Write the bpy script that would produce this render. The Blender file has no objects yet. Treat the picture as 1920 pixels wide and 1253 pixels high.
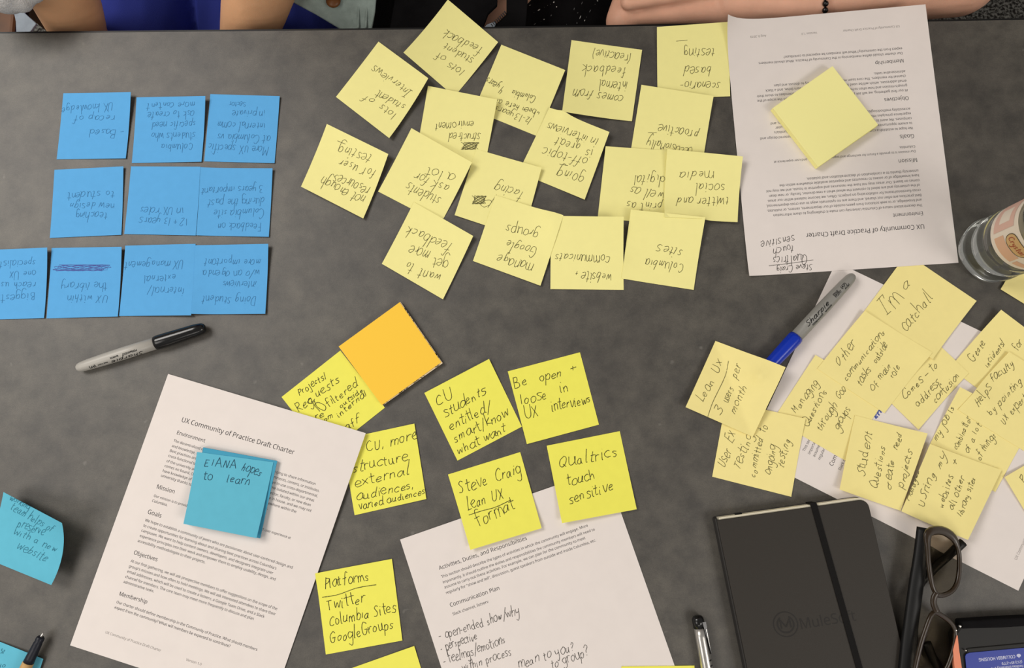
import bpy, bmesh, math, random
import numpy as np
from mathutils import Vector, Matrix
from mathutils.bvhtree import BVHTree

SC = bpy.context.scene
COL = SC.collection
T = 0.74            # height of the table top
H = 0.788           # camera above the table top
F = 1450.0          # focal length in pixels of a 1920 px wide frame
TX, TY = 0.137, 0.035
random.seed(7)
RNG = np.random.default_rng(7)

# ------------------------------------------------------------ camera, world, lights
cx, sx, cy, sy = math.cos(TX), math.sin(TX), math.cos(TY), math.sin(TY)
RX = np.array([[1, 0, 0], [0, cx, -sx], [0, sx, cx]])
RY = np.array([[cy, 0, sy], [0, 1, 0], [-sy, 0, cy]])
R = RY @ RX
cam = bpy.data.cameras.new('camera')
cam.sensor_width = 36.0
cam.lens = 36.0 * F / 1920.0
cam.clip_start = 0.02
camo = bpy.data.objects.new('camera', cam)
COL.objects.link(camo)
M4 = Matrix([list(R[0]) + [0], list(R[1]) + [0], list(R[2]) + [T + H], [0, 0, 0, 1]])
camo.matrix_world = M4
SC.camera = camo
SC.view_settings.view_transform = 'Standard'
SC.view_settings.look = 'None'
SC.view_settings.gamma = 1
SC.view_settings.use_curve_mapping = False
SC.view_settings.exposure = 0.0

w = bpy.data.worlds.new('world')
w.use_nodes = True
w.node_tree.nodes['Background'].inputs[0].default_value = (1.0, 0.95, 0.90, 1)
w.node_tree.nodes['Background'].inputs[1].default_value = 0.24
SC.world = w


def area(name, loc, size, power, color=(1, 0.955, 0.90), rot=(0, 0, 0)):
    l = bpy.data.lights.new(name, 'AREA')
    l.shape = 'RECTANGLE'
    l.size, l.size_y = size
    l.energy = power
    l.color = color
    o = bpy.data.objects.new(name, l)
    o.location = loc
    o.rotation_euler = rot
    COL.objects.link(o)


area('ceiling_light', (-1.75, 0.95, 2.72), (1.5, 1.1), 52)
area('ceiling_light', (-1.9, -0.9, 2.72), (1.5, 1.1), 20)
area('ceiling_light', (2.0, -1.2, 2.72), (1.5, 1.1), 38)
area('ceiling_light', (0.3, -2.6, 2.72), (1.5, 1.1), 16)

# ------------------------------------------------------------ projection helpers


def P(px, py, z=0.0):
    """photo pixel -> point on the horizontal plane z metres above the table top"""
    px = np.asarray(px, float)
    py = np.asarray(py, float)
    z = np.asarray(z, float)
    d = np.stack([px - 960.0, 626.5 - py, -F * np.ones_like(px)], -1) @ R.T
    t = (z - H) / d[..., 2]
    return d[..., 0] * t, d[..., 1] * t


def P3(px, py, z=0.0):
    x, y = P(px, py, z)
    return Vector((float(x), float(y), T + float(z)))


# ------------------------------------------------------------ materials
MATS = {}


def s2l(c):
    return tuple((v / 255 / 12.92) if v / 255 <= 0.04045 else (((v / 255) + 0.055) / 1.055) ** 2.4 for v in c)


def mat(name, rgb, rough=0.7, spec=0.3, metal=0.0, noise=0.0, nscale=200.0, bump=0.0, bscale=400.0, trans=0.0, ior=1.45, sss=0.0, coat=0.0, lin=False):
    m = bpy.data.materials.new(name)
    m.use_nodes = True
    nt = m.node_tree
    b = nt.nodes['Principled BSDF']
    c = rgb if lin else s2l(rgb)
    b.inputs['Base Color'].default_value = (*c, 1)
    b.inputs['Roughness'].default_value = rough
    b.inputs['Specular IOR Level'].default_value = spec
    b.inputs['Metallic'].default_value = metal
    b.inputs['Transmission Weight'].default_value = trans
    b.inputs['IOR'].default_value = ior
    b.inputs['Coat Weight'].default_value = coat
    if sss:
        b.inputs['Subsurface Weight'].default_value = sss
        b.inputs['Subsurface Radius'].default_value = (0.012, 0.005, 0.003)
        b.inputs['Subsurface Scale'].default_value = 0.5
    if noise or bump:
        tc = nt.nodes.new('ShaderNodeTexCoord')
    if noise:
        n = nt.nodes.new('ShaderNodeTexNoise')
        n.inputs['Scale'].default_value = nscale
        n.inputs['Detail'].default_value = 4
        nt.links.new(tc.outputs['Object'], n.inputs['Vector'])
        r = nt.nodes.new('ShaderNodeValToRGB')
        r.color_ramp.elements[0].position = 0.3
        r.color_ramp.elements[1].position = 0.7
        r.color_ramp.elements[0].color = (*[max(0, v * (1 - noise)) for v in c], 1)
        r.color_ramp.elements[1].color = (*[min(1, v * (1 + noise)) for v in c], 1)
        nt.links.new(n.outputs['Fac'], r.inputs['Fac'])
        nt.links.new(r.outputs['Color'], b.inputs['Base Color'])
    if bump:
        n2 = nt.nodes.new('ShaderNodeTexNoise')
        n2.inputs['Scale'].default_value = bscale
        nt.links.new(tc.outputs['Object'], n2.inputs['Vector'])
        bp = nt.nodes.new('ShaderNodeBump')
        bp.inputs['Strength'].default_value = bump
        bp.inputs['Distance'].default_value = 0.001
        nt.links.new(n2.outputs['Fac'], bp.inputs['Height'])
        nt.links.new(bp.outputs['Normal'], b.inputs['Normal'])
    MATS[name] = m
    return m


def table_mat():
    m = bpy.data.materials.new('grey_laminate')
    m.use_nodes = True
    nt = m.node_tree
    N, L = nt.nodes, nt.links
    b = N['Principled BSDF']
    tc = N.new('ShaderNodeTexCoord')

    def noise(scale, detail, rough=0.55):
        n = N.new('ShaderNodeTexNoise')
        n.inputs['Scale'].default_value = scale
        n.inputs['Detail'].default_value = detail
        n.inputs['Roughness'].default_value = rough
        L.new(tc.outputs['Object'], n.inputs['Vector'])
        return n.outputs['Fac']

    def ramp(f, p0, c0, p1, c1):
        r = N.new('ShaderNodeValToRGB')
        r.color_ramp.elements[0].position = p0
        r.color_ramp.elements[0].color = (*c0, 1)
        r.color_ramp.elements[1].position = p1
        r.color_ramp.elements[1].color = (*c1, 1)
        L.new(f, r.inputs['Fac'])
        return r.outputs['Color']

    def mix(kind, fac, a, c):
        x = N.new('ShaderNodeMix')
        x.data_type = 'RGBA'
        x.blend_type = kind
        if isinstance(fac, float):
            x.inputs['Factor'].default_value = fac
        else:
            L.new(fac, x.inputs['Factor'])
        L.new(a, x.inputs['A'])
        if isinstance(c, tuple):
            x.inputs['B'].default_value = (*c, 1)
        else:
            L.new(c, x.inputs['B'])
        return x.outputs['Result']
    base = ramp(noise(38, 8, 0.7), 0.34, (0.036, 0.031, 0.024), 0.66, (0.088, 0.078, 0.062))
    base = mix('MULTIPLY', 0.55, base, ramp(noise(9, 4), 0.38, (0.72, 0.69, 0.67), 0.66, (1.15, 1.14, 1.08)))
    base = mix('MULTIPLY', 0.7, base, ramp(noise(900, 3), 0.3, (0.7, 0.7, 0.7), 0.7, (1.25, 1.25, 1.25)))
    sp = ramp(noise(70, 2, 0.4), 0.745, (0, 0, 0), 0.80, (0.4, 0.4, 0.4))
    base = mix('MIX', sp, base, (0.20, 0.185, 0.16))
    L.new(base, b.inputs['Base Color'])
    b.inputs['Roughness'].default_value = 0.56
    b.inputs['Specular IOR Level'].default_value = 0.95
    bp = N.new('ShaderNodeBump')
    bp.inputs['Strength'].default_value = 0.12
    bp.inputs['Distance'].default_value = 0.001
    L.new(noise(1200, 2), bp.inputs['Height'])
    L.new(bp.outputs['Normal'], b.inputs['Normal'])
    MATS['grey_laminate'] = m


def carpet_mat():
    m = bpy.data.materials.new('carpet')
    m.use_nodes = True
    nt = m.node_tree
    N, L = nt.nodes, nt.links
    b = N['Principled BSDF']
    tc = N.new('ShaderNodeTexCoord')
    n = N.new('ShaderNodeTexNoise')
    n.inputs['Scale'].default_value = 170
    n.inputs['Detail'].default_value = 3
    L.new(tc.outputs['Object'], n.inputs['Vector'])
    r = N.new('ShaderNodeValToRGB')
    r.color_ramp.elements[0].position = 0.42
    r.color_ramp.elements[0].color = (0.02, 0.018, 0.016, 1)
    r.color_ramp.elements[1].position = 0.62
    r.color_ramp.elements[1].color = (0.17, 0.165, 0.15, 1)
    L.new(n.outputs['Fac'], r.inputs['Fac'])
    L.new(r.outputs['Color'], b.inputs['Base Color'])
    b.inputs['Roughness'].default_value = 1.0
    b.inputs['Specular IOR Level'].default_value = 0.05
    bp = N.new('ShaderNodeBump')
    bp.inputs['Strength'].default_value = 0.8
    bp.inputs['Distance'].default_value = 0.004
    L.new(n.outputs['Fac'], bp.inputs['Height'])
    L.new(bp.outputs['Normal'], b.inputs['Normal'])
    MATS['carpet'] = m


table_mat()
carpet_mat()
mat('paper', (232, 223, 217), 0.85, 0.2, noise=0.015, nscale=60)
mat('blue_paper', (92, 168, 224), 0.8, 0.25, noise=0.02, nscale=120)
mat('yellow_paper', (248, 240, 160), 0.8, 0.25, noise=0.012, nscale=120)
mat('cream_yellow_paper', (248, 233, 156), 0.8, 0.25, noise=0.012, nscale=120)
mat('lime_paper', (243, 238, 100), 0.8, 0.25, noise=0.015, nscale=120)
mat('pad_yellow_paper', (255, 248, 168), 0.8, 0.25)
mat('orange_paper', (255, 206, 70), 0.8, 0.25)
mat('cream_paper', (232, 212, 176), 0.85, 0.2, noise=0.1, nscale=300)
mat('teal_paper', (98, 184, 208), 0.8, 0.25, noise=0.02, nscale=120)
mat('teal_paper_deep', (70, 158, 190), 0.8, 0.25)
mat('pencil_ink', (98, 94, 58), 0.7, 0.2)
mat('blue_note_ink', (62, 122, 168), 0.7, 0.2)
mat('purple_ink', (78, 92, 160), 0.7, 0.2)
mat('pen_ink', (48, 48, 26), 0.6, 0.3)
mat('teal_ink', (26, 70, 92), 0.6, 0.3)
mat('teal_ink_soft', (48, 118, 140), 0.6, 0.3)
mat('grey_ink', (88, 84, 80), 0.7, 0.2)
mat('faint_ink', (150, 144, 140), 0.7, 0.2)
mat('print_ink', (62, 60, 62), 0.7, 0.2)
mat('body_ink', (64, 62, 66), 0.7, 0.2)
mat('black', (14, 14, 14), 0.5, 0.4)
mat('black_edge', (12, 11, 10), 0.45, 0.4)
mat('black_gloss', (18, 18, 18), 0.18, 0.6)
mat('marker_grey', (176, 172, 164), 0.38, 0.5)
mat('marker_grey_dark', (140, 138, 132), 0.38, 0.5)
mat('cap_blue', (12, 50, 176), 0.25, 0.5)
mat('silver', (205, 202, 196), 0.28, 0.5, metal=0.85)
mat('kraft', (196, 158, 104), 0.6, 0.3, noise=0.08, nscale=200)
mat('grip', (26, 28, 38), 0.4, 0.4)
mat('notebook_cover', (52, 48, 43), 0.55, 0.3, bump=0.15, bscale=1500)
mat('notebook_back', (48, 46, 44), 0.6, 0.3)
mat('emboss', (38, 35, 32), 0.5, 0.3)
mat('page_edge', (236, 228, 204), 0.8, 0.2)
mat('elastic', (16, 14, 13), 0.7, 0.2, bump=0.3, bscale=2500)
mat('wood', (96, 58, 26), 0.4, 0.4, noise=0.25, nscale=30)
mat('metal_dark', (60, 60, 62), 0.35, 0.5, metal=0.6)
mat('seat_fabric', (40, 38, 38), 0.95, 0.1, noise=0.3, nscale=400)
mat('skin_a', (222, 170, 128), 0.5, 0.35, noise=0.05, nscale=40, bump=0.15, bscale=900, sss=0.12)
mat('skin_b', (232, 178, 150), 0.5, 0.35, noise=0.07, nscale=45, bump=0.2, bscale=900, sss=0.12)
mat('navy_cloth', (60, 70, 156), 0.95, 0.1, noise=0.12, nscale=18, bump=0.3, bscale=1500)
mat('denim_grey', (134, 146, 140), 0.9, 0.1, noise=0.22, nscale=60, bump=0.5, bscale=1200)
mat('fleece', (196, 192, 188), 1.0, 0.05, noise=0.1, nscale=300, bump=1.0, bscale=700)
mat('panel_cloth', (150, 160, 170), 0.9, 0.1, noise=0.08, nscale=100)
mat('black_cloth', (20, 19, 20), 0.95, 0.1, noise=0.2, nscale=60, bump=0.3, bscale=1200)
mat('zip_cloth', (44, 44, 46), 0.8, 0.2)
mat('white_print', (205, 205, 200), 0.9, 0.1)
mat('grey_print', (112, 112, 112), 0.9, 0.1)
mat('hair', (34, 22, 16), 0.6, 0.3, noise=0.3, nscale=80)
mat('eye_white', (225, 220, 215), 0.3, 0.5)
mat('lip', (165, 90, 80), 0.5, 0.3)
mat('bead', (20, 16, 15), 0.25, 0.6)
mat('glasses_frame', (50, 37, 22), 0.3, 0.5, trans=0.12)
mat('lens', (205, 196, 180), 0.03, 0.5, trans=1.0, ior=1.02)
mat('phone_case', (28, 27, 25), 0.55, 0.35)
mat('coral', (232, 142, 108), 0.5, 0.3)
mat('card_blue', (30, 52, 150), 0.4, 0.4)
mat('card_white', (200, 202, 225), 0.6, 0.3)
mat('label_white', (226, 214, 200), 0.6, 0.3)
mat('label_pink', (216, 178, 164), 0.6, 0.3)
mat('label_orange', (214, 172, 144), 0.6, 0.3)
mat('label_red', (160, 84, 60), 0.6, 0.3)
mat('label_gold', (202, 166, 116), 0.6, 0.3)
mat('label_dark', (92, 78, 52), 0.6, 0.3)
mat('bottle', (240, 243, 238), 0.05, 0.5, trans=1.0, ior=1.33)
mat('cap_white', (230, 230, 230), 0.4, 0.4)
mat('wall_paint', (200, 194, 184), 0.9, 0.1)

# ------------------------------------------------------------ object helpers


def link(name, verts, faces, material, parent=None, smooth=False, **props):
    me = bpy.data.meshes.new(name)
    me.from_pydata([tuple(map(float, v)) for v in verts], [], faces)
    me.update()
    if smooth:
        me.polygons.foreach_set('use_smooth', [True] * len(me.polygons))
    if material:
        me.materials.append(MATS[material])
    o = bpy.data.objects.new(name, me)
    COL.objects.link(o)
    if parent is not None:
        o.parent = parent
        o.matrix_parent_inverse = Matrix.Translation(-parent.location)
    for k, v in props.items():
        o[k] = v
    return o


def thing(name, loc, label, category, group=None):
    o = bpy.data.objects.new(name, None)
    o.empty_display_size = 0.02
    COL.objects.link(o)
    o.location = loc
    o['label'] = label
    o['category'] = category
    if group:
        o['group'] = group
    return o


def box_vf(x0, x1, y0, y1, z0, z1):
    v = [(x0, y0, z0), (x1, y0, z0), (x1, y1, z0), (x0, y1, z0), (x0, y0, z1), (x1, y0, z1), (x1, y1, z1), (x0, y1, z1)]
    f = [(3, 2, 1, 0), (4, 5, 6, 7), (0, 1, 5, 4), (1, 2, 6, 5), (2, 3, 7, 6), (3, 0, 4, 7)]
    return v, f


def bevel(o, w_, seg=2):
    m = o.modifiers.new('bevel', 'BEVEL')
    m.width = w_
    m.segments = seg
    m.limit_method = 'ANGLE'
    return o


def prism(name, pts, z0, z1, material, parent=None, **props):
    """pts: world xy outline, counter-clockwise; z0,z1 world heights (numbers or lists)"""
    n = len(pts)
    z0 = z0 if hasattr(z0, '__len__') else [z0] * n
    z1 = z1 if hasattr(z1, '__len__') else [z1] * n
    a = sum(pts[i][0] * pts[(i + 1) % n][1] - pts[(i + 1) % n][0] * pts[i][1] for i in range(n))
    if a < 0:
        pts = pts[::-1]
        z0 = z0[::-1]
        z1 = z1[::-1]
    v = [(p[0], p[1], z) for p, z in zip(pts, z0)] + [(p[0], p[1], z) for p, z in zip(pts, z1)]
    f = [tuple(range(n))[::-1], tuple(range(n, 2 * n))] + [(i, (i + 1) % n, n + (i + 1) % n, n + i) for i in range(n)]
    return link(name, v, f, material, parent, **props)


def revolve_vf(p0, p1, prof, seg=24, a0=0.0):
    """prof: list of (t along axis in metres from p0, radius)"""
    p0, p1 = Vector(p0), Vector(p1)
    ax = (p1 - p0).normalized()
    up = Vector((0, 0, 1)) if abs(ax.z) < 0.9 else Vector((1, 0, 0))
    s = ax.cross(up).normalized()
    u = s.cross(ax).normalized()
    v, f = [], []
    for t, r in prof:
        for k in range(seg):
            a = a0 + 2 * math.pi * k / seg
            v.append(p0 + ax * t + (s * math.cos(a) + u * math.sin(a)) * r)
    for i in range(len(prof) - 1):
        for k in range(seg):
            a, b = i * seg + k, i * seg + (k + 1) % seg
            f.append((a, b, b + seg, a + seg))
    f.append(tuple(range(seg))[::-1])
    f.append(tuple(range((len(prof) - 1) * seg, len(prof) * seg)))
    f = [tuple(reversed(x)) for x in f]
    return v, f


# ------------------------------------------------------------ sheets that lie on the table
PLACED = []      # (quad xy 4x2, Z grid above table)
ROUND = []       # (x0,y0,x1,y1,r,zc) things lying along an axis


def inv_bilin(q, x, y):
    """u,v of points in quad q (TL,TR,BR,BL)"""
    a = q[0]
    b = q[1] - q[0]
    c = q[3] - q[0]
    d = q[2] - q[1] - q[3] + q[0]
    u = np.full_like(x, 0.5)
    v = np.full_like(x, 0.5)
    for _ in range(7):
        fx = a[0] + b[0] * u + c[0] * v + d[0] * u * v - x
        fy = a[1] + b[1] * u + c[1] * v + d[1] * u * v - y
        j11 = b[0] + d[0] * v
        j12 = c[0] + d[0] * u
        j21 = b[1] + d[1] * v
        j22 = c[1] + d[1] * u
        det = j11 * j22 - j12 * j21
        det = np.where(np.abs(det) < 1e-12, 1e-12, det)
        u = u - (fx * j22 - fy * j12) / det
        v = v - (fy * j11 - fx * j21) / det
        u = np.clip(u, -3, 4)
        v = np.clip(v, -3, 4)
    return u, v


def grid_interp(Z, u, v):
    n = Z.shape[0] - 1
    m = Z.shape[1] - 1
    U = np.clip(u, 0, 1) * m
    V = np.clip(v, 0, 1) * n
    i = np.minimum(U.astype(int), m - 1)
    j = np.minimum(V.astype(int), n - 1)
    fu, fv = U - i, V - j
    return Z[j, i] * (1 - fu) * (1 - fv) + Z[j, i + 1] * fu * (1 - fv) + Z[j + 1, i] * (1 - fu) * fv + Z[j + 1, i + 1] * fu * fv


def height_at(x, y):
    x = np.asarray(x, float)
    y = np.asarray(y, float)
    out = np.zeros_like(x)
    for q, Z in PLACED:
        if x.max() < q[:, 0].min() or x.min() > q[:, 0].max() or y.max() < q[:, 1].min() or y.min() > q[:, 1].max():
            continue
        u, v = inv_bilin(q, x, y)
        e = 0.012
        ins = (u > -e) & (u < 1 + e) & (v > -e) & (v < 1 + e)
        z = grid_interp(Z, u, v)
        out = np.where(ins, np.maximum(out, z), out)
    for x0, y0, x1, y1, r, zc in ROUND:
        dx, dy = x1 - x0, y1 - y0
        L2 = dx * dx + dy * dy
        t = np.clip(((x - x0) * dx + (y - y0) * dy) / L2, 0, 1)
        d = np.hypot(x - x0 - t * dx, y - y0 - t * dy)
        out = np.where(d < r, np.maximum(out, zc + np.sqrt(np.maximum(r * r - d * d, 0))), out)
    return out


class Sheet:
    pass


GAP = 0.00045


def sheet(name, quad, material, lift=(0, 0, 0, 0), base=0.0002, n=14, axis='v', power=1.8, wave=0.0, thick=0.00012, parent=None, smoothing=14, curl=None, register=True, mid=0.0, **props):
    """quad in photo pixels TL,TR,BR,BL; lift in mm at each corner"""
    lf = np.array(lift, float) / 1000.0
    q = np.array([P(px, py, base + l) for (px, py), l in zip(quad, lf)], float)
    vv, uu = np.meshgrid(np.linspace(0, 1, n + 1), np.linspace(0, 1, n + 1), indexing='ij')
    X = (q[0, 0] * (1 - uu) * (1 - vv) + q[1, 0] * uu * (1 - vv) + q[2, 0] * uu * vv + q[3, 0] * (1 - uu) * vv)
    Y = (q[0, 1] * (1 - uu) * (1 - vv) + q[1, 1] * uu * (1 - vv) + q[2, 1] * uu * vv + q[3, 1] * (1 - uu) * vv)
    if axis == 'v':
        Z = (lf[0] * (1 - uu) + lf[1] * uu) * (1 - vv) ** power + (lf[3] * (1 - uu) + lf[2] * uu) * vv ** power
    elif axis == 'u':
        Z = (lf[0] * (1 - vv) + lf[3] * vv) * (1 - uu) ** power + (lf[1] * (1 - vv) + lf[2] * vv) * uu ** power
    else:
        Z = sum(l * np.maximum(0, a + b - 1 - 0.0) ** power for l, a, b in zip(lf, (1 - uu, uu, uu, 1 - uu), (1 - vv, 1 - vv, vv, vv)))
    if wave:
        ph = RNG.uniform(0, 6.28, 4)
        Z = Z + wave * (1 + 0.5 * (np.sin(uu * 5 + ph[0] + vv * 2) + np.sin(vv * 6 + ph[1] - uu * 2)))
    if mid:
        Z = Z + mid * 16 * uu * (1 - uu) * vv * (1 - vv)
    Z = Z + base
    below = height_at(X.ravel(), Y.ravel()).reshape(X.shape) + GAP
    need = np.maximum(0, below - Z)
    Ex = need.copy()
    for _ in range(smoothing):
        pad = np.pad(Ex, 1, mode='edge')
        avg = (pad[:-2, 1:-1] + pad[2:, 1:-1] + pad[1:-1, :-2] + pad[1:-1, 2:]) / 4
        Ex = np.maximum(need, avg)
    Z = Z + Ex
    if register:
        PLACED.append((q, Z))
    S = Sheet()
    S.q, S.Z, S.n, S.base = q, Z, n, base
    m = n + 1
    v = [(X[j, i], Y[j, i], T + Z[j, i]) for j in range(m) for i in range(m)]
    v += [(X[j, i], Y[j, i], T + Z[j, i] - thick) for j in range(m) for i in range(m)]
    f = []
    o2 = m * m
    for j in range(n):
        for i in range(n):
            a, b, c, d = j * m + i, j * m + i + 1, (j + 1) * m + i + 1, (j + 1) * m + i
            f.append((d, c, b, a))
            f.append((a + o2, b + o2, c + o2, d + o2))
    ring = [i for i in range(n)] + [j * m + n for j in range(n)] + [n * m + i for i in range(n, 0, -1)] + [j * m for j in range(n, 0, -1)]
    o3 = len(v)
    v += [v[r_] for r_ in ring] + [v[r_ + o2] for r_ in ring]
    nr = len(ring)
    for k in range(nr):
        a, b = o3 + k, o3 + (k + 1) % nr
        f.append((a, b, b + nr, a + nr))
    if parent is None and 'label' in props:
        c = Vector((float(q[:, 0].mean()), float(q[:, 1].mean()), T))
        S.root = thing(name, c, props.pop('label'), props.pop('category'), props.pop('group', None))
        S.obj = link('sheet', v, f, material, S.root, smooth=True)
    else:
        S.root = parent
        S.obj = link(name, v, f, material, parent, smooth=True, **props)
    return S


def px_to_surface(S, px, py, off=0.0001):
    z = np.full(len(px), float(S.Z.mean()))
    for _ in range(5):
        x, y = P(px, py, z)
        u, v = inv_bilin(S.q, x, y)
        z = grid_interp(S.Z, u, v)
    x, y = P(px, py, z)
    u, v = inv_bilin(S.q, x, y)
    u, v = np.clip(u, 0.004, 0.996), np.clip(v, 0.004, 0.996)
    return uv_to_world(S, u, v, off)


def uv_to_world(S, u, v, off=0.0001):
    q = S.q
    x = (q[0, 0] * (1 - u) * (1 - v) + q[1, 0] * u * (1 - v) + q[2, 0] * u * v + q[3, 0] * (1 - u) * v)
    y = (q[0, 1] * (1 - u) * (1 - v) + q[1, 1] * u * (1 - v) + q[2, 1] * u * v + q[3, 1] * (1 - u) * v)
    return np.stack([x, y, T + grid_interp(S.Z, u, v) + off], -1)


def px_to_uv(S, px, py):
    px, py = np.array([px], float), np.array([py], float)
    z = np.full(1, float(S.Z.mean()))
    for _ in range(4):
        x, y = P(px, py, z)
        u, v = inv_bilin(S.q, x, y)
        z = grid_interp(S.Z, u, v)
    return float(u[0]), float(v[0])


# ------------------------------------------------------------ handwriting: a single stroke alphabet
G = {
 'a': (.78, '.6,.85 .35,1 .05,.5 .2,0 .5,.2 .62,.95 .6,.2 .78,.02'),
 'b': (.7, '.1,1.9 .08,.05|.08,.5 .3,.98 .6,.7 .5,.1 .25,-.02 .08,.15'),
 'c': (.64, '.6,.85 .35,1 .05,.55 .2,.05 .62,.15'),
 'd': (.78, '.6,.8 .3,.95 .05,.5 .2,0 .5,.15 .62,.6|.65,1.9 .6,.3 .74,0'),
 'e': (.66, '.08,.45 .5,.6 .55,.85 .32,1 .05,.55 .2,.02 .62,.15'),
 'f': (.55, '.62,1.75 .42,1.9 .27,1.6 .22,-.1|.02,.95 .5,1.02'),
 'g': (.72, '.6,.85 .3,1 .05,.6 .25,.1 .55,.4 .6,.95 .58,-.5 .35,-.9 .03,-.65'),
 'h': (.68, '.08,1.9 .08,0|.08,.55 .35,1 .55,.75 .56,0'),
 'i': (.3, '.1,1 .1,.1 .2,0|.1,1.4 .13,1.47'),
 'j': (.4, '.25,1 .25,-.6 .05,-.85 -.1,-.6|.27,1.4 .3,1.47'),
 'k': (.62, '.08,1.9 .08,0|.52,1 .1,.45 .58,0'),
 'l': (.3, '.1,1.9 .09,.1 .2,0'),
 'm': (.95, '.05,1 .05,0|.05,.6 .25,1 .42,.8 .42,0|.42,.6 .62,1 .8,.8 .84,0'),
 'n': (.64, '.05,1 .06,0|.06,.6 .3,1 .5,.8 .52,0'),
 'o': (.7, '.35,1 .08,.7 .1,.15 .35,0 .6,.3 .58,.8 .35,1'),
 'p': (.7, '.08,1 .06,-.9|.08,.6 .3,1 .58,.75 .5,.15 .25,.02 .08,.2'),
 'q': (.75, '.6,.85 .3,1 .05,.55 .25,.02 .58,.4|.6,1 .6,-.9 .8,-.6'),
 'r': (.52, '.06,1 .08,0|.08,.6 .25,.95 .5,.95'),
 's': (.58, '.52,.9 .25,1 .1,.75 .45,.35 .35,.02 .03,.1'),
 't': (.5, '.25,1.6 .22,.15 .42,.02|0,1.05 .5,1.1'),
 'u': (.72, '.06,1 .08,.2 .3,0 .52,.3 .54,1|.54,1 .56,.1 .68,0'),
 'v': (.6, '.03,1 .28,0 .55,1'),
 'w': (.86, '.03,1 .2,0 .42,.8 .6,0 .8,1'),
 'x': (.6, '.05,1 .55,0|.55,1 .05,0'),
 'y': (.64, '.05,1 .1,.4 .3,.3 .5,.5|.55,1 .5,-.3 .3,-.9 .05,-.7'),
 'z': (.62, '.05,1 .55,1|.55,1 .05,0|.05,0 .6,0'),
 'A': (.85, '0,0 .4,1.8|.4,1.8 .78,0|.15,.65 .62,.65'),
 'B': (.75, '.08,1.8 .08,0|.08,1.75 .5,1.7 .5,1.1 .1,.95|.1,.95 .65,.75 .6,.1 .08,0'),
 'C': (.85, '.78,1.5 .5,1.8 .1,1.2 .12,.3 .5,0 .82,.2'),
 'D': (.85, '.1,1.8 .1,0|.05,1.8 .6,1.5 .75,.8 .5,.1 .1,0'),
 'E': (.72, '.6,1.75 .08,1.75|.08,1.75 .08,0|.08,0 .65,0|.08,.9 .5,.92'),
 'F': (.66, '.6,1.75 .08,1.75|.08,1.75 .08,0|.08,.9 .5,.92'),
 'G': (.9, '.78,1.5 .45,1.8 .08,1.1 .2,.1 .6,.05 .78,.75|.4,.8 .85,.78'),
 'H': (.78, '.08,1.8 .08,0|.68,1.8 .68,0|.08,.9 .68,.9'),
 'I': (.5, '.25,1.8 .22,0|0,1.8 .5,1.8|0,0 .5,0'),
 'K': (.75, '.08,1.8 .08,0|.65,1.8 .1,.8 .7,0'),
 'L': (.65, '.12,1.8 .08,0|.08,0 .6,.08'),
 'M': (.95, '.05,0 .12,1.8|.12,1.8 .45,.6|.45,.6 .8,1.8|.8,1.8 .85,0'),
 'N': (.8, '.08,0 .08,1.8|.08,1.8 .65,0|.65,0 .65,1.8'),
 'O': (.9, '.45,1.8 .08,1.2 .1,.4 .45,0 .82,.5 .8,1.3 .45,1.8'),
 'P': (.7, '.1,1.8 .08,0|.05,1.75 .6,1.6 .55,1 .1,.8'),
 'Q': (.95, '.45,1.8 .08,1.2 .1,.4 .45,0 .82,.5 .8,1.3 .45,1.8|.5,.4 .95,-.15'),
 'R': (.78, '.1,1.8 .08,0|.05,1.75 .6,1.6 .55,1 .1,.85|.2,.85 .72,0'),
 'S': (.7, '.62,1.6 .35,1.8 .1,1.4 .55,.6 .4,.03 .02,.15'),
 'T': (.75, '.38,1.75 .35,0|0,1.75 .78,1.8'),
 'U': (.82, '.08,1.8 .1,.4 .38,0 .66,.4 .7,1.8'),
 'V': (.7, '.03,1.8 .33,0 .65,1.8'),
 'W': (1.05, '.03,1.8 .25,0 .5,1.4 .75,0 1.0,1.8'),
 'X': (.75, '.05,1.8 .65,0|.65,1.8 .05,0'),
 'Y': (.7, '.05,1.8 .35,.9 .65,1.8|.35,.9 .33,0'),
 '1': (.35, '.15,1.7 .13,0'), '2': (.65, '.08,1.3 .3,1.7 .55,1.3 .1,0 .6,.02'),
 '3': (.62, '.08,1.55 .45,1.6 .4,1.1 .22,.95 .55,.6 .4,.05 .05,.15'),
 '4': (.68, '.15,1.6 .08,.8 .5,.8|.5,1.6 .48,0'), '5': (.62, '.55,1.7 .15,1.65 .12,1 .5,.9 .5,.2 .08,.05'),
 ',': (.3, '.12,.15 .05,-.3'), '.': (.28, '.1,.05 .14,.1'), '/': (.6, '.55,1.9 .05,-.3'),
 '-': (.55, '.05,.6 .48,.62'), '+': (.6, '.05,.65 .55,.65|.3,1.0 .3,.25'), '(': (.4, '.38,1.8 .1,.9 .3,-.3'),
 ')': (.4, '.05,1.8 .32,.9 .1,-.3'), '?': (.6, '.05,1.4 .3,1.8 .55,1.4 .25,.8 .25,.5|.25,.05 .28,.12'),
 '>': (.6, '.05,1.2 .05,.5|.05,.5 .5,.6|.35,.8 .5,.6 .35,.4'), "'": (.25, '.1,1.8 .08,1.5'),
}
GL = {}
for k, (wd, s) in G.items():
    GL[k] = (wd, [np.array([[float(c) for c in p.split(',')] for p in st.split()]) for st in s.split('|')])


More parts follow.
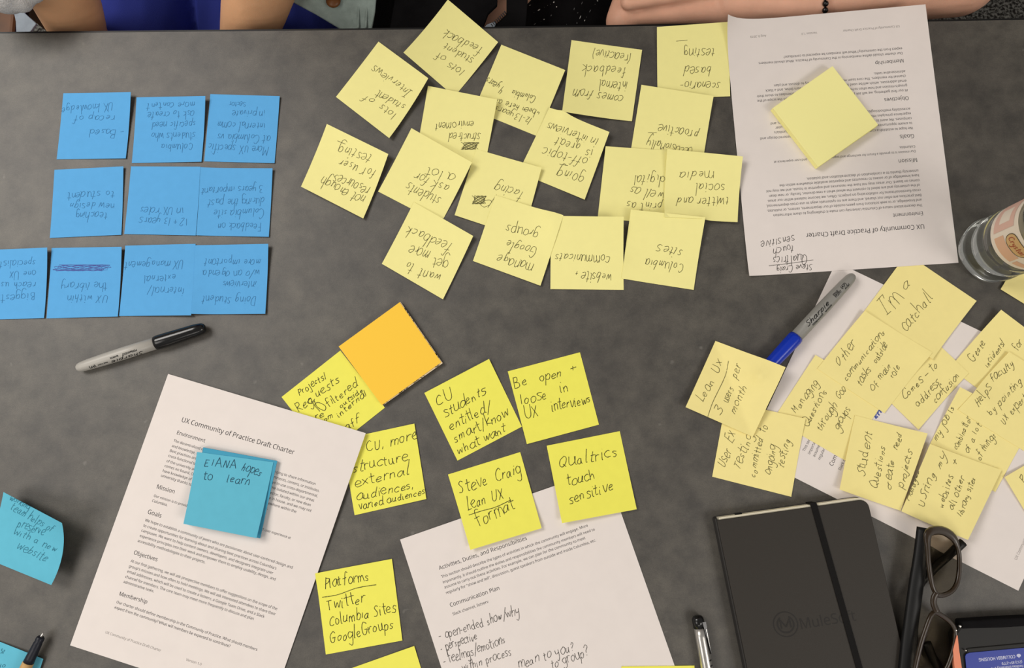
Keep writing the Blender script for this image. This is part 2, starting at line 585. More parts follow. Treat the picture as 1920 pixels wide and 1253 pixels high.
def crom(p, per=4):
    if len(p) < 3:
        t = np.linspace(0, 1, 6)[:, None]
        return p[0] * (1 - t) + p[-1] * t
    q = np.vstack([2 * p[0] - p[1], p, 2 * p[-1] - p[-2]])
    out = []
    for i in range(1, len(q) - 2):
        for k in range(per):
            t = k / per
            out.append(0.5 * ((2 * q[i]) + (-q[i - 1] + q[i + 1]) * t + (2 * q[i - 1] - 5 * q[i] + 4 * q[i + 1] - q[i + 2]) * t * t + (-q[i - 1] + 3 * q[i] - 3 * q[i + 1] + q[i + 2]) * t ** 3))
    out.append(q[-2])
    return np.array(out)


def text_strokes(text, p0, p1, xh, slant=0.1, jit=0.08):
    """strokes in pixel space along the baseline p0 -> p1"""
    tot = sum(GL[c][0] + .12 if c in GL else 0.55 for c in text) or 1
    p0, p1 = np.array(p0, float), np.array(p1, float)
    d = p1 - p0
    ln = np.hypot(*d)
    d = d / ln
    up = np.array([d[1], -d[0]])
    s = ln / tot
    x = 0.0
    out = []
    for c in text:
        if c not in GL:
            x += 0.55
            continue
        wd, sts = GL[c]
        dy = random.uniform(-jit, jit) * 1.4
        sc = 1 + random.uniform(-jit, jit) * 2
        rot = random.uniform(-jit, jit)
        for st in sts:
            g = crom(st + RNG.uniform(-.5 * jit, .5 * jit, st.shape))
            gx = g[:, 0] * sc + slant * g[:, 1] + rot * g[:, 1]
            gy = g[:, 1] * sc + dy
            out.append(p0 + np.outer((x + gx) * s, d) + np.outer(gy * xh, up))
        x += wd + .12 + random.uniform(-.5, .5) * jit
    return out


def ribbons(strokes3, width, name, material, parent):
    v, f = [], []
    for s in strokes3:
        if len(s) < 2:
            continue
        d = np.gradient(s[:, :2], axis=0)
        nrm = np.hypot(d[:, 0], d[:, 1])
        nrm[nrm < 1e-9] = 1e-9
        nx, ny = -d[:, 1] / nrm, d[:, 0] / nrm
        wv = width / 2 * (1 + RNG.uniform(-.2, .2, len(s)))
        b = len(v)
        for k in range(len(s)):
            v.append((s[k, 0] + nx[k] * wv[k], s[k, 1] + ny[k] * wv[k], s[k, 2]))
            v.append((s[k, 0] - nx[k] * wv[k], s[k, 1] - ny[k] * wv[k], s[k, 2]))
        for k in range(len(s) - 1):
            f.append((b + 2 * k, b + 2 * k + 1, b + 2 * k + 3, b + 2 * k + 2))
    return link(name, v, f, material, parent)


def write(S, lines, zoom, ink, width=0.00045, name='handwriting', slant=0.14, jit=0.11):
    """lines: (text, x0,y0,x1,y1,xh) in the crop 'zoom' = (ox, oy, k); a text beginning with # is a raw stroke"""
    ox, oy, k = zoom
    st = []
    width *= 0.98
    for ln in lines:
        if ln[0] == '#line':
            pts = np.array(ln[1], float)
            st.append(crom(pts / k + [ox, oy], 14))
        elif ln[0] == '#scribble':
            x0, y0, x1, y1, n = ln[1]
            t = np.linspace(0, 1, n * 8)
            xs = x0 + (x1 - x0) * (0.5 + 0.5 * np.sin(t * n * 6.28) * (1 - 0.2 * np.cos(t * 9)))
            ys = y0 + (y1 - y0) * (0.5 + 0.5 * np.cos(t * n * 6.28 * 1.13))
            st.append(np.stack([xs / k + ox, ys / k + oy], -1))
        else:
            tx, x0, y0, x1, y1, xh = ln
            st += text_strokes(tx, (x0 / k + ox, y0 / k + oy), (x1 / k + ox, y1 / k + oy), xh / k * 1.12, slant, jit)
    s3 = [px_to_surface(S, a[:, 0], a[:, 1], 0.0002) for a in st]
    return ribbons(s3, width, name, ink, S.root)


# ------------------------------------------------------------ printed text
FCACHE = {}
try:      # the sans serif face that ships with Blender itself
    import os
    SANS = bpy.data.fonts.load(os.path.join(bpy.utils.system_resource('DATAFILES', path='fonts'), 'NotoSansHebrew-Regular.woff2'))
except Exception:
    SANS = None


def text_mesh(s, bold=0.0):
    key = (s, bold)
    if key in FCACHE:
        return FCACHE[key]
    c = bpy.data.curves.new('t', 'FONT')
    c.body = s
    if SANS:
        c.font = SANS
    c.size = 20
    c.resolution_u = 4
    c.offset = bold * 20
    o = bpy.data.objects.new('t', c)
    COL.objects.link(o)
    dg = bpy.context.evaluated_depsgraph_get()
    me = o.evaluated_get(dg).to_mesh()
    v = np.array([(p.co.x / 20, p.co.y / 20) for p in me.vertices])
    f = [tuple(p.vertices) for p in me.polygons]
    o.evaluated_get(dg).to_mesh_clear()
    COL.objects.unlink(o)
    bpy.data.objects.remove(o)
    bpy.data.curves.remove(c)
    FCACHE[key] = (v, f)
    return v, f


def print_lines(S, W, Hh, lines, name, material, off=0.0001, bold=0.0):
    """lines: (text, (u0,v0), (u1,v1)) baseline ends in sheet coordinates"""
    V, Fc = [], []
    for tx, a, b in lines:
        v, f = text_mesh(tx, bold)
        x0, x1 = v[:, 0].min(), v[:, 0].max()
        A = np.array([a[0] * W, a[1] * Hh])
        B = np.array([b[0] * W, b[1] * Hh])
        d = B - A
        s = np.hypot(*d) / (x1 - x0)
        d = d / np.hypot(*d)
        up = np.array([d[1], -d[0]])
        p = A + np.outer((v[:, 0] - x0) * s, d) + np.outer(v[:, 1] * s * 1.04, up)
        w3 = uv_to_world(S, np.clip(p[:, 0] / W, 0, 1), np.clip(p[:, 1] / Hh, 0, 1), off)
        o = len(V)
        V += list(map(tuple, w3))
        Fc += [tuple(i + o for i in t) for t in f]
    return link(name, V, Fc, material, S.root)


# ------------------------------------------------------------ room and table
v, f = box_vf(-4, 4, -4, 4, -0.05, 0)
link('floor', v, f, 'carpet', kind='structure')
v, f = box_vf(-4, 4, 3.4, 3.5, 0, 2.8)
link('wall_back', v, f, 'wall_paint', kind='structure')

edge_px = [(0, 59.5), (400, 55.5), (860, 50.8), (1160, 46.2), (1400, 41.8), (1740, 36.8), (1920, 33.6)]
edge = [tuple(map(float, P(a, b, 0))) for a, b in edge_px]
sl0 = (edge[1][1] - edge[0][1]) / (edge[1][0] - edge[0][0])
sl1 = (edge[-1][1] - edge[-2][1]) / (edge[-1][0] - edge[-2][0])
edge = [(-1.15, edge[0][1] + sl0 * (-1.15 - edge[0][0]))] + edge + [(1.2, edge[-1][1] + sl1 * (1.2 - edge[-1][0]))]
table = thing('conference_table', (0, -0.1, 0), 'large dark grey mottled laminate table carrying all the notes and papers', 'table')
bw = 0.0022
tp = [(x, y - bw) for x, y in edge] + [(1.2, -0.62), (-1.15, -0.62)]
prism('tabletop', tp, T - 0.028, T, 'grey_laminate', table)
prism('edge_band', [(x, y - bw) for x, y in edge] + [(x, y) for x, y in edge[::-1]], T - 0.029, T - 0.0004, 'black_edge', table)
for lx in (-1.0, 1.05):
    for ly in (-0.5, 0.3):
        v, f = revolve_vf((lx, ly, 0), (lx, ly, T - 0.028), [(0, 0.028), (0.01, 0.03), (T - 0.03, 0.03), (T - 0.0285, 0.03)])
        link('leg', v, f, 'metal_dark', table, smooth=True)

# ------------------------------------------------------------ printed sheets
ZW1 = (120, 690, 2.2259)
W1Q = [(316, 701.5), (686, 812.5), (506, 1333), (132.5, 1210)]
DOC = [  # kind, text, start, end in the crop of the sheet on the near side
 ('t', 'UX Community of Practice Draft Charter', (490, 225), (958, 362)),
 ('h', 'Environment', (470, 277), (587, 312)),
 ('b', 'The decentralized nature of Columbia University can make it challenging to share information', (456, 308), (1048, 490)),
 ('b', 'and knowledge, or to seek solutions from peers outside of our departments, centers, or institutes.', (449, 330), (1065, 519)),
 ('b', 'Best practices are often not shared, and there are no systematic ways to use cross-departmental,', (441, 350), (1057, 540)),
 ('b', 'cross-functional teams for collaborating on projects. Often, we become isolated within our areas', (434, 371), (1043, 559)),
 ('b', 'of the university and are asked to reinvent the wheel when a new director, faculty, or new dean', (427, 393), (1028, 578)),
 ('b', 'comes on board. Our areas may not have the resources and expertise in house, and we may not', (419, 413), (1031, 602)),
 ('b', 'have knowledge of or access to resources and expertise available elsewhere within the', (411, 434), (968, 606)),
 ('b', 'university thanks to a combination of decentralization and isolation.', (404, 454), (850, 592)),
 ('h', 'Mission', (386, 503), (459, 525)),
 ('b', 'Our mission is to provide a forum for exchange and support about design and user experience at', (374, 538), (945, 715)),
 ('b', 'Columbia.', (367, 559), (430, 578)),
 ('h', 'Goals', (348, 608), (404, 626)),
 ('b', 'We hope to establish a community of peers who are passionate about user-centered design and', (337, 640), (952, 839)),
 ('b', "to create opportunities for learning about and sharing best practices across Columbia's", (330, 662), (885, 843)),
 ('b', 'campuses. We want to help content owners, developers, and designers integrate user', (322, 683), (871, 862)),
 ('b', 'experience principles into their work and empower them to employ usability, design, and', (315, 705), (881, 888)),
 ('b', 'accessibility methodologies to their projects.', (307, 726), (588, 817)),
 ('h', 'Objectives', (290, 778), (388, 808)),
 ('b', 'At our first gathering, we will ask prospective members to offer suggestions on the scope of the', (277, 810), (888, 1012)),
 ('b', "group's mission and how often to hold meetings. We will ask interested attendees to share their", (270, 832), (881, 1034)),
 ('b', 'email addresses, which will be used to create a listserv, a Google Team Drive, and a Slack', (263, 854), (835, 1044)),
 ('b', 'channel for members. The core team may meet more frequently to discuss and plan', (255, 876), (790, 1053)),
 ('b', 'administrative tasks.', (247, 897), (374, 938)),
 ('h', 'Membership', (230, 950), (345, 985)),
 ('b', 'Our charter should define membership in the Community of Practice. What should members', (218, 982), (805, 1182)),
 ('b', 'expect from the community? What will members be expected to contribute?', (210, 1004), (692, 1168)),
 ('f', 'UX Community of Practice Draft Charter', (172, 1108), (403, 1185)),
 ('f', 'Version 1.0', (508, 1222), (572, 1243)),
]
PAGE2 = [
 ('h', 'Activities, Duties, and Responsibilities', (288, 580), (852, 385)),
 ('b', 'This section should describe the types of activities in which the community will engage. More', (303, 632), (1243, 300)),
 ('b', 'importantly, it should outline the duties and responsibilities the community members will need to', (313, 667), (1288, 325)),
 ('b', 'assume to carry out these activities. For example, we can plan for the community to meet', (322, 700), (1228, 380)),
 ('b', 'regularly for "show and tell", discussion, guest speakers from outside and inside Columbia, etc.', (333, 735), (1295, 395)),
 ('h', 'Communication Plan', (360, 818), (675, 706)),
 ('b', 'Slack channel, listserv', (376, 872), (605, 790)),
]


def put_print(S, uvl):
    para = []

    def flush():
        if para:
            print_lines(S, 0.2159, 0.2794, para, 'printed_paragraph', 'body_ink')
            para.clear()
    for l in uvl:
        if l[0] == 'b':
            para.append(l[1:])
            continue
        flush()
        print_lines(S, 0.2159, 0.2794, [l[1:]], {'t': 'printed_title', 'h': 'printed_heading', 'f': 'printed_footer'}[l[0]], 'faint_ink' if l[0] == 'f' else 'print_ink')
    flush()


def doc_uv(S, doc, zoom):
    ox, oy, k = zoom
    out = []
    for kind, tx, a, b in doc:
        out.append((kind, tx, px_to_uv(S, a[0] / k + ox, a[1] / k + oy), px_to_uv(S, b[0] / k + ox, b[1] / k + oy)))
    return out


LG = 'lime sticky notes at the near side of the table'
Z6B = (510, 640, 6.0)
Z7 = (500, 560, 2.6653)
Z7B = (780, 640, 3.2136)
Z3B = (580, 1030, 5.618)
ZT6 = (740, 900, 3.4286)

# lime notes that the printed charter lies on
S = sheet('sticky_note', [(528, 744.7), (638.3, 657.5), (721.7, 764.7), (611.5, 852)], 'lime_paper', lift=(0, 0, 0, 0), wave=0.0003,
          label='lime sticky note tucked under the orange pad, headed Projects and Requests', category='sticky note', group=LG)
write(S, [('Projects/', 310, 612, 640, 395, 40), ('Reg', 300, 805, 470, 680, 55), ('uests', 500, 640, 775, 450, 48), ('filtered', 630, 745, 965, 500, 42),
          ('outside', 770, 755, 1035, 555, 28), ('internal', 750, 860, 1080, 590, 36), ('re', 490, 880, 590, 840, 32), ('om', 590, 905, 685, 862, 30), ('aff', 830, 1000, 1000, 905, 45),
          ('#line', [(470, 660), (510, 740), (590, 780), (600, 730), (520, 690), (480, 720), (540, 790)]), ('#line', [(430, 640), (400, 690), (450, 700), (480, 650)])], Z6B, 'pen_ink', 0.0006)
S = sheet('sticky_note', [(641, 824), (777, 794.5), (799.4, 936), (665, 966.4)], 'lime_paper', lift=(0, 1, 1, 0), wave=0.0002,
          label='lime sticky note partly under the printed charter, listing structure, external, audiences', category='sticky note', group=LG)
write(S, [('CU, more', 500, 768, 752, 700, 26), ('structure,', 430, 868, 722, 805, 26), ('external', 440, 943, 715, 878, 24), ('audiences,', 450, 1008, 745, 945, 22), ('varied audiences', 462, 1055, 800, 975, 18)], Z7, 'pen_ink', 0.0006)

W1 = sheet('printed_page', W1Q, 'paper', lift=(0, 4, 0, 0), n=22, axis='c', wave=0.0006, base=0.0004,
           label='printed charter page right way up, teal note pad lying on it', category='paper', group='printed meeting handouts')
DUV = doc_uv(W1, DOC, ZW1)
put_print(W1, DUV)

W3 = sheet('printed_page', [(750.2, 1012), (1135, 878), (1318, 1400), (920, 1540)], 'paper', lift=(0, 0, 0, 0), n=20, wave=0.0003, base=0.0004,
           label='printed page with Communication Plan heading and pencil jottings, two lime notes on it', category='paper', group='printed meeting handouts')
P2UV = doc_uv(W3, PAGE2, ZT6)
put_print(W3, P2UV)
write(W3, [('- open-ended show/why', 285, 1030, 800, 865, 30), ('- perspective', 298, 1105, 540, 1022, 28), ('- feelings/emotions', 315, 1190, 722, 1045, 30),
           ('within process', 440, 1235, 762, 1120, 30), ('mean to you?', 800, 1215, 1160, 1090, 32), ('to group?', 1010, 1215, 1262, 1125, 32)], ZT6, 'grey_ink', 0.0005)

W4 = sheet('printed_page', [(1399, 850), (1567.8, 491.3), (2079, 737), (1909, 1108)], 'paper', lift=(0, 0, 0, 0), n=20, wave=0.0003, base=0.0004,
           label='printed page lying sideways under the pale yellow cluster and blue marker', category='paper', group='printed meeting handouts')
put_print(W4, P2UV + [('f', 'UX Community of Practice Draft Charter', (0.12, 0.955), (0.42, 0.955))])
write(W4, [('kn', 1088, 545, 1118, 500, 16)], (1270, 600, 2.914), 'purple_ink', 0.0013)

# ------------------------------------------------------------ lime notes on top
for q, lb, lines, z, lf in [
    ([(795.6, 737), (917, 673.3), (978.5, 800.3), (857.8, 864)], 'lime sticky note reading CU students entitled, smart, know what want',
     [('CU', 125, 390, 228, 350, 32), ('students', 175, 458, 435, 310, 30), ('entitled/', 205, 535, 462, 415, 30), ('smart/know', 235, 612, 568, 445, 30), ('what want', 255, 685, 552, 540, 26)], Z7B, (1, 2, 0, 0)),
    ([(952, 696.6), (1087.4, 660.8), (1123, 796.5), (987.9, 833)], 'lime sticky note reading Be open and loose in UX interviews',
     [('Be', 595, 292, 680, 262, 34), ('open', 745, 240, 885, 208, 30), ('+', 925, 185, 985, 165, 34), ('loose', 632, 382, 795, 350, 34), ('in', 865, 312, 930, 298, 34), ('UX', 660, 470, 742, 450, 34), ('interviews', 820, 425, 1062, 365, 30)], Z7B, (0, 0, 0, 1)),
    ([(840, 890), (975.4, 847.9), (1015.6, 990.7), (882, 1031.5)], 'lime sticky note with Lean UX underlined, lower edge on the jotted page',
     [('Steve', 262, 920, 445, 858, 38), ('Craig', 480, 840, 640, 800, 38), ('Lean', 310, 1018, 432, 978, 34), ('UX', 455, 965, 542, 940, 36), ('#line', [(318, 1048), (400, 1022), (480, 1000), (572, 957)]), ('format', 372, 1118, 602, 1005, 38)], Z7B, (0, 0, 5, 6)),
    ([(1025, 836), (1162, 808.7), (1193.9, 955.2), (1053.8, 981.4)], 'lime sticky note about touch sensitive, lower edge on the jotted page',
     [('Qualtrics', 860, 765, 1228, 688, 38), ('touch', 912, 872, 1088, 825, 32), ('sensitive', 922, 980, 1198, 892, 32)], Z7B, (0, 0, 3, 7)),
    ([(592, 1075), (734.9, 1048.3), (754.4, 1201.4), (611, 1227.6)], 'lime sticky note headed Platforms above an underline',
     [('Platforms', 160, 422, 635, 318, 56), ('#line', [(135, 508), (300, 480), (500, 410), (705, 375)]), ('Twitter', 190, 642, 595, 560, 58), ('Columbia Sites', 210, 805, 918, 655, 56), ('GoogleGroups', 225, 992, 902, 828, 58)], Z3B, (0, 1, 1, 0)),
    ([(640, 1260), (776.7, 1211.6), (818, 1348), (682, 1396)], 'lime sticky note mostly out of view below the Platforms note', [], None, (0, 1, 0, 0)),
    ([(1165, 1249.5), (1302, 1248.3), (1306, 1392), (1168, 1394)], 'yellow note sliver at the picture bottom beside the silver pen', [], None, (0, 0, 0, 0)),
]:
    S = sheet('sticky_note', q, 'lime_paper', lift=lf, wave=0.00015, label=lb, category='sticky note', group=LG)
    if lines:
        write(S, lines, z, 'pen_ink', 0.0006)

# ------------------------------------------------------------ blue notes
Z1 = (0, 0, 3.4286)
Z2 = (0, 280, 3.4286)
for q, lb, lines, z, lf in [
    ([(118.7, 175), (245, 172.7), (235.7, 297), (106.5, 299)], 'blue sticky note in far row, first from the table end, about a map of UX',
     [('- Based', 800, 830, 570, 835, 24), ('recap of', 740, 740, 480, 745, 24), ('UX knowledge', 728, 660, 395, 690, 24)], Z1, (1.5, 6, 1.5, 0)),
    ([(256, 182.6), (385, 180), (377.7, 303.3), (247.3, 306)], 'blue sticky note in the middle of the far row, five faint lines',
     [('Columbia', 1240, 922, 1030, 930, 24), ('students who', 1258, 850, 975, 855, 24), ('specific need', 1258, 780, 975, 785, 24), ('ask to create', 1252, 712, 950, 718, 24), ('more content', 1252, 655, 945, 665, 22)], Z1, (3, 6, 1.5, 0)),
    ([(394.3, 176.5), (524.4, 180.3), (514.8, 306), (383, 302.8)], 'blue sticky note in far row nearest the yellow notes, about internal comms',
     [('More UX specific', 1728, 945, 1340, 925, 26), ('at Columbia vs', 1742, 870, 1395, 862, 24), ('internal comm', 1705, 790, 1395, 782, 26), ('in private', 1705, 710, 1490, 712, 24), ('sector', 1580, 655, 1470, 655, 20)], Z1, (0.5, 2, 1, 0)),
    ([(102, 318.5), (231.3, 312), (227.5, 440.4), (93.3, 446.3)], 'blue sticky note reading teaching new design to student',
     [('teaching', 690, 405, 480, 405, 26), ('new design', 735, 345, 440, 345, 26), ('to student', 735, 268, 430, 280, 26)], Z2, (1.5, 2.5, 1, 0.5)),
    ([(245.6, 312), (375.7, 312.7), (367, 441.6), (232.8, 439)], 'blue sticky note with only two lines, years in UX roles',
     [('12 + 13 years', 1205, 445, 895, 435, 26), ('in UX roles', 1180, 372, 895, 370, 26)], Z2, (2, 3, 1, 0.5)),
    ([(377.7, 315), (511, 315.6), (504, 444.2), (369, 441.9)], 'blue sticky note in middle row about site feedback during the past years',
     [('Feedback on', 1680, 475, 1395, 475, 26), ('Columbia site', 1700, 385, 1375, 390, 26), ('during the past', 1700, 310, 1335, 325, 26), ('3 years important', 1690, 230, 1290, 250, 24)], Z2, (1, 3, 1.5, 0)),
    ([(-45, 470), (88.4, 464.3), (82.5, 596.5), (-52, 601)], 'blue sticky note cut off by the picture edge in the near row',
     [('Biggest', 225, 925, 10, 935, 26), ('reach us', 230, 852, 0, 858, 26), ('one UX', 230, 780, 60, 785, 24), ('specialists', 230, 712, -30, 722, 24)], Z2, (1, 6, 1.5, 0)),
    ([(96.8, 465.2), (228, 462.9), (220.8, 593.5), (87.5, 597.3)], 'blue sticky note with a scribbled out purple line',
     [('UX within', 695, 938, 425, 940, 26), ('the library', 690, 855, 385, 860, 26)], Z2, (1, 4.5, 2, 0)),
    ([(234.8, 460.8), (366.6, 457.3), (358.2, 591.5), (223, 592.7)], 'blue sticky note reading internal, external, UX management',
     [('internal/', 1185, 892, 950, 885, 28), ('external', 1130, 808, 920, 812, 26), ('UX management', 1182, 718, 800, 722, 26)], Z2, (4, 1, 4, 0.5)),
    ([(367, 460.3), (503, 457.3), (497.3, 588.6), (361.7, 589.8)], 'blue sticky note at the near row end reading Doing student interviews',
     [('Doing student', 1648, 950, 1300, 945, 28), ('interviews', 1650, 852, 1425, 845, 26), ('w/o an agenda', 1670, 780, 1300, 780, 26), ('more important', 1678, 708, 1310, 705, 26)], Z2, (0.5, 5, 2.5, 0)),
]:
    S = sheet('sticky_note', q, 'blue_paper', lift=lf, label=lb, category='sticky note', group='blue sticky notes set out in a grid')
    write(S, lines, z, 'blue_note_ink', 0.0004)
    if 'purple' in lb:
        write(S, [('#scribble', (365, 742, 690, 782, 9))], z, 'purple_ink', 0.0004, name='scribble')

# ------------------------------------------------------------ yellow notes upside down in the middle
Z3 = (540, 0, 4.3636)
Z4 = (860, 0, 3.5556)
Z5 = (540, 200, 3.2977)
Z6 = (860, 240, 3.5556)
YN = [
    ([(839.7, -1), (934, 79), (852, 181), (756.5, 98.5)], 'feedback note poking past the far table edge', 'pale yellow sticky note reading lots of student feedback, poking past the table edge',
     [('lots', 1450, 572, 1325, 505, 34), ('of', 1305, 465, 1215, 420, 34), ('student', 1525, 482, 1285, 350, 34), ('feedback', 1598, 400, 1285, 235, 38)], Z3, (2, 4, 0, 7)),
    ([(709.6, 78), (803, 146.7), (729.7, 259), (629.8, 181.7)], '', 'pale yellow sticky note reading lots of student interviews',
     [('lots', 890, 930, 765, 850, 34), ('of', 715, 820, 620, 770, 34), ('student', 962, 862, 735, 730, 34), ('Interviews', 1018, 745, 705, 530, 38)], Z3, (1, 8, 4, 1)),
    ([(940, 83.8), (1059.7, 131.3), (1008, 256), (888, 207)], '', 'pale yellow sticky note in small writing about years, with two arrows of text',
     [('12-13 years', 492, 792, 250, 705, 22), ('>been here at', 542, 742, 255, 660, 22), ('Columbia', 520, 645, 358, 600, 22), ('4 years', 310, 585, 195, 510, 26)], Z4, (2, 4, 0, 0)),
    ([(1071.5, 75.4), (1204, 93.4), (1184.8, 227.3), (1054, 209)], '', 'pale yellow sticky note reading comes from internal feedback, one corner curled',
     [('comes from', 1102, 640, 768, 590, 34), ('internal', 1130, 548, 925, 535, 34), ('feedback', 1120, 450, 825, 430, 36), ('(reactive)', 1155, 365, 892, 325, 32)], Z4, (0, 1, 1, 7)),
    ([(1231.8, 50.6), (1367.7, 40.8), (1369, 180.6), (1233, 186)], '', 'pale yellow sticky note reading scenario based testing at the far edge',
     [('scenario-', 1748, 548, 1472, 545, 32), ('based', 1685, 448, 1505, 445, 34), ('testing', 1708, 318, 1490, 330, 36), ('#line', [(1525, 268), (1450, 275)])], Z4, (3, 3, 1, 0)),
    ([(1202.6, 159), (1338, 180), (1317, 309), (1180, 300)], '', 'pale yellow sticky note reading occasionally proactive',
     [('occasionally', 1562, 990, 1255, 925, 32), ('proactive', 1600, 875, 1335, 830, 34), ('#line', [(1320, 885), (1262, 885)])], Z4, (2, 5, 1, 0)),
    ([(802.4, 161), (932.3, 186.8), (908, 315), (780, 290)], '', 'pale yellow sticky note reading structured environment above a scribble',
     [('enviroment', 1518, 985, 1200, 1012, 36), ('structred', 1578, 1090, 1305, 1088, 36), ('#scribble', (1425, 1165, 1555, 1225, 6))], Z3, (2, 6, 0, 0)),
    ([(1030, 203), (1142.6, 247.5), (1096.2, 374.4), (972, 323)], '', 'pale yellow sticky note reading going off topic is great in interviews',
     [('going', 842, 1170, 672, 1120, 38), ('off-topic', 865, 1055, 572, 985, 36), ('is', 897, 1005, 850, 990, 34), ('great', 815, 960, 655, 918, 36), ('in interviews', 935, 930, 603, 815, 32), ('#line', [(728, 1105), (672, 1095)])], Z4, (1, 6, 2, 0)),
    ([(893, 280), (1015.5, 314.5), (980, 446), (852.3, 403.5)], '', 'pale yellow sticky note reading facing beside a blotted out word',
     [('facing', 438, 430, 248, 360, 36), ('#scribble', (95, 452, 180, 508, 6)), ('p', 235, 490, 160, 470, 40)], Z6, (0, 4, 0, 2)),
    ([(1135.6, 274.3), (1276, 284), (1262, 420), (1120.5, 410)], '', 'pale yellow sticky note reading print as well as digital',
     [('print as', 1357, 500, 1112, 492, 32), ('well as', 1372, 428, 1148, 388, 34), ('digital', 1377, 318, 1170, 312, 34)], Z6, (3, 0, 0, 0)),
    ([(771.4, 240.3), (885, 304.6), (826, 420), (709, 359.2)], '', 'pale yellow sticky note reading students ask for a lot',
     [('students', 950, 565, 752, 470, 34), ('ask for', 1002, 495, 788, 405, 34), ('a lot', 1042, 425, 858, 370, 34)], Z5, (2, 7, 0, 1)),
    ([(612.8, 232.4), (728, 288.9), (681, 409.8), (564.3, 350)], '', 'pale yellow sticky note farthest from the others, reading not enough resources',
     [('not enough', 482, 560, 210, 430, 34), ('resources', 512, 500, 298, 415, 34), ('for user', 547, 400, 325, 325, 34), ('testing', 522, 305, 318, 230, 36), ('#line', [(355, 232), (305, 212)])], Z5, (1, 6, 3, 5)),
    ([(1033, 405), (1169.4, 406.5), (1169.4, 543.8), (1032, 542.3)], '', 'pale yellow sticky note reading website and communications',
     [('website +', 1022, 975, 775, 952, 34), ('communicats', 1012, 850, 640, 838, 34)], Z6, (9, 10, 0, 1)),
    ([(776, 379), (887.2, 442.6), (830.5, 561.5), (715.9, 494.8)], '', 'pale yellow sticky note reading want to get more feedback',
     [('want', 950, 1038, 815, 1000, 34), ('to', 790, 975, 738, 955, 34), ('get', 1000, 950, 895, 935, 36), ('more', 885, 890, 760, 850, 36), ('feedback', 1022, 850, 745, 745, 34)], Z5, (1, 4, 2, 3)),
    ([(929, 366), (1056, 406.5), (1013.3, 535.9), (886.7, 489.5)], '', 'pale yellow sticky note reading manage groups, overlapping the website note',
     [('manage', 502, 905, 255, 845, 38), ('Google', 525, 800, 315, 750, 34), ('groups', 540, 690, 315, 645, 36)], Z6, (1, 5, 2, 1)),
]
for q, _, lb, lines, z, lf in YN:
    S = sheet('sticky_note', q, 'yellow_paper', lift=tuple(1.35 * l for l in lf), label=lb, category='sticky note', group='pale yellow sticky notes facing away', axis='c' if 'curled' in lb else 'v', power=1.5 if 'curled' in lb else 1.8)
    write(S, lines, z, 'pencil_ink', 0.0005)

# ------------------------------------------------------------ right hand cluster
Z8B = (1270, 630, 4.042)
Z6R = (1480, 620, 4.818)
Z2R = (1360, 320, 3.4286)
Z7R = (1640, 640, 4.818)
Z8R = (1560, 780, 5.222)
CL = 'pale yellow sticky notes over the sideways page'


def cluster(q, lb, lines, z, lf, axis='v', wave=0.0002):
    S = sheet('sticky_note', q, 'cream_yellow_paper', lift=lf, label=lb, category='sticky note', group=CL, axis=axis, wave=wave)
    if lines:
        write(S, lines, z, 'pencil_ink', 0.0005, slant=.2, jit=.16)
    return S


cluster([(1877, 581), (1993, 668), (1897, 777), (1781, 690)], 'pale yellow sticky note beginning Create, under the faculty note',
        [('Create', 888, 195, 1005, 15, 36), ('incidents/', 1020, 238, 1190, 5, 30), ('for', 1290, 90, 1345, 10, 34)], Z7R, (6, 2, 0, 2))
cluster([(1714, 602), (1815, 700), (1722, 806), (1621, 708)], 'pale yellow sticky note about confusion, mostly between two neighbours',
        [('Comes - to', 275, 535, 575, 225, 34), ('address', 395, 600, 590, 375, 34), ('confusion', 545, 562, 775, 320, 34)], Z7R, (0, 1, 2, 0))
cluster([(1800, 726), (1935, 795), (1866, 922.7), (1734, 852)], 'pale yellow sticky note about my job, a combination of a lot of things',
        [('my job is', 560, 905, 735, 600, 34), ('combination', 745, 990, 880, 690, 30), ('of a lot', 835, 1015, 965, 760, 32), ('of things', 950, 1078, 1098, 845, 32)], Z7R, (6, 0, 1, 0))
cluster([(1892, 660), (2019, 737), (1919, 846), (1792, 769)], 'pale yellow sticky note reading Helps faculty, cut by the picture edge',
        [('Helps', 935, 590, 1065, 420, 42), ('faculty', 1070, 370, 1262, 215, 38), ('by pointing', 1050, 675, 1325, 365, 34), ('UX experts', 1165, 752, 1400, 500, 36)], Z7R, (5, 0, 0, 0))
cluster([(1529, 665.9), (1663, 744), (1584, 863.6), (1450, 786)], 'pale yellow sticky note beginning Managing questions through groups',
        [('Managing', 60, 752, 272, 480, 34), ('Questions', 170, 880, 335, 555, 32), ('through', 290, 912, 440, 680, 36), ('Goo', 450, 625, 515, 530, 36), ('groups', 445, 905, 560, 700, 34)], Z6R, (2, 0, 1, 1))
cluster([(1700, 476), (1831, 564.5), (1748.7, 673.8), (1619, 585)], 'pale yellow sticky note with catch all writing beside the water bottle',
        [("I'm", 1045, 945, 1145, 825, 52), ('a', 1150, 775, 1185, 740, 26), ('catchall', 1160, 1042, 1338, 815, 36)], Z2R, (0, 3, 4, 0))
cluster([(1621, 583), (1745.3, 661.8), (1657.8, 775), (1531, 692)], 'pale yellow sticky note beginning Other communications tasks outside',
        [('Other', 455, 335, 600, 115, 46), ('communications', 512, 455, 862, 25, 28), ('tasks', 640, 500, 745, 345, 34), ('outside', 785, 300, 890, 130, 30), ('of', 760, 555, 812, 480, 38), ('main', 830, 445, 918, 325, 32), ('role', 940, 435, 1002, 330, 32)], Z6R, (4, 1, 1, 0))
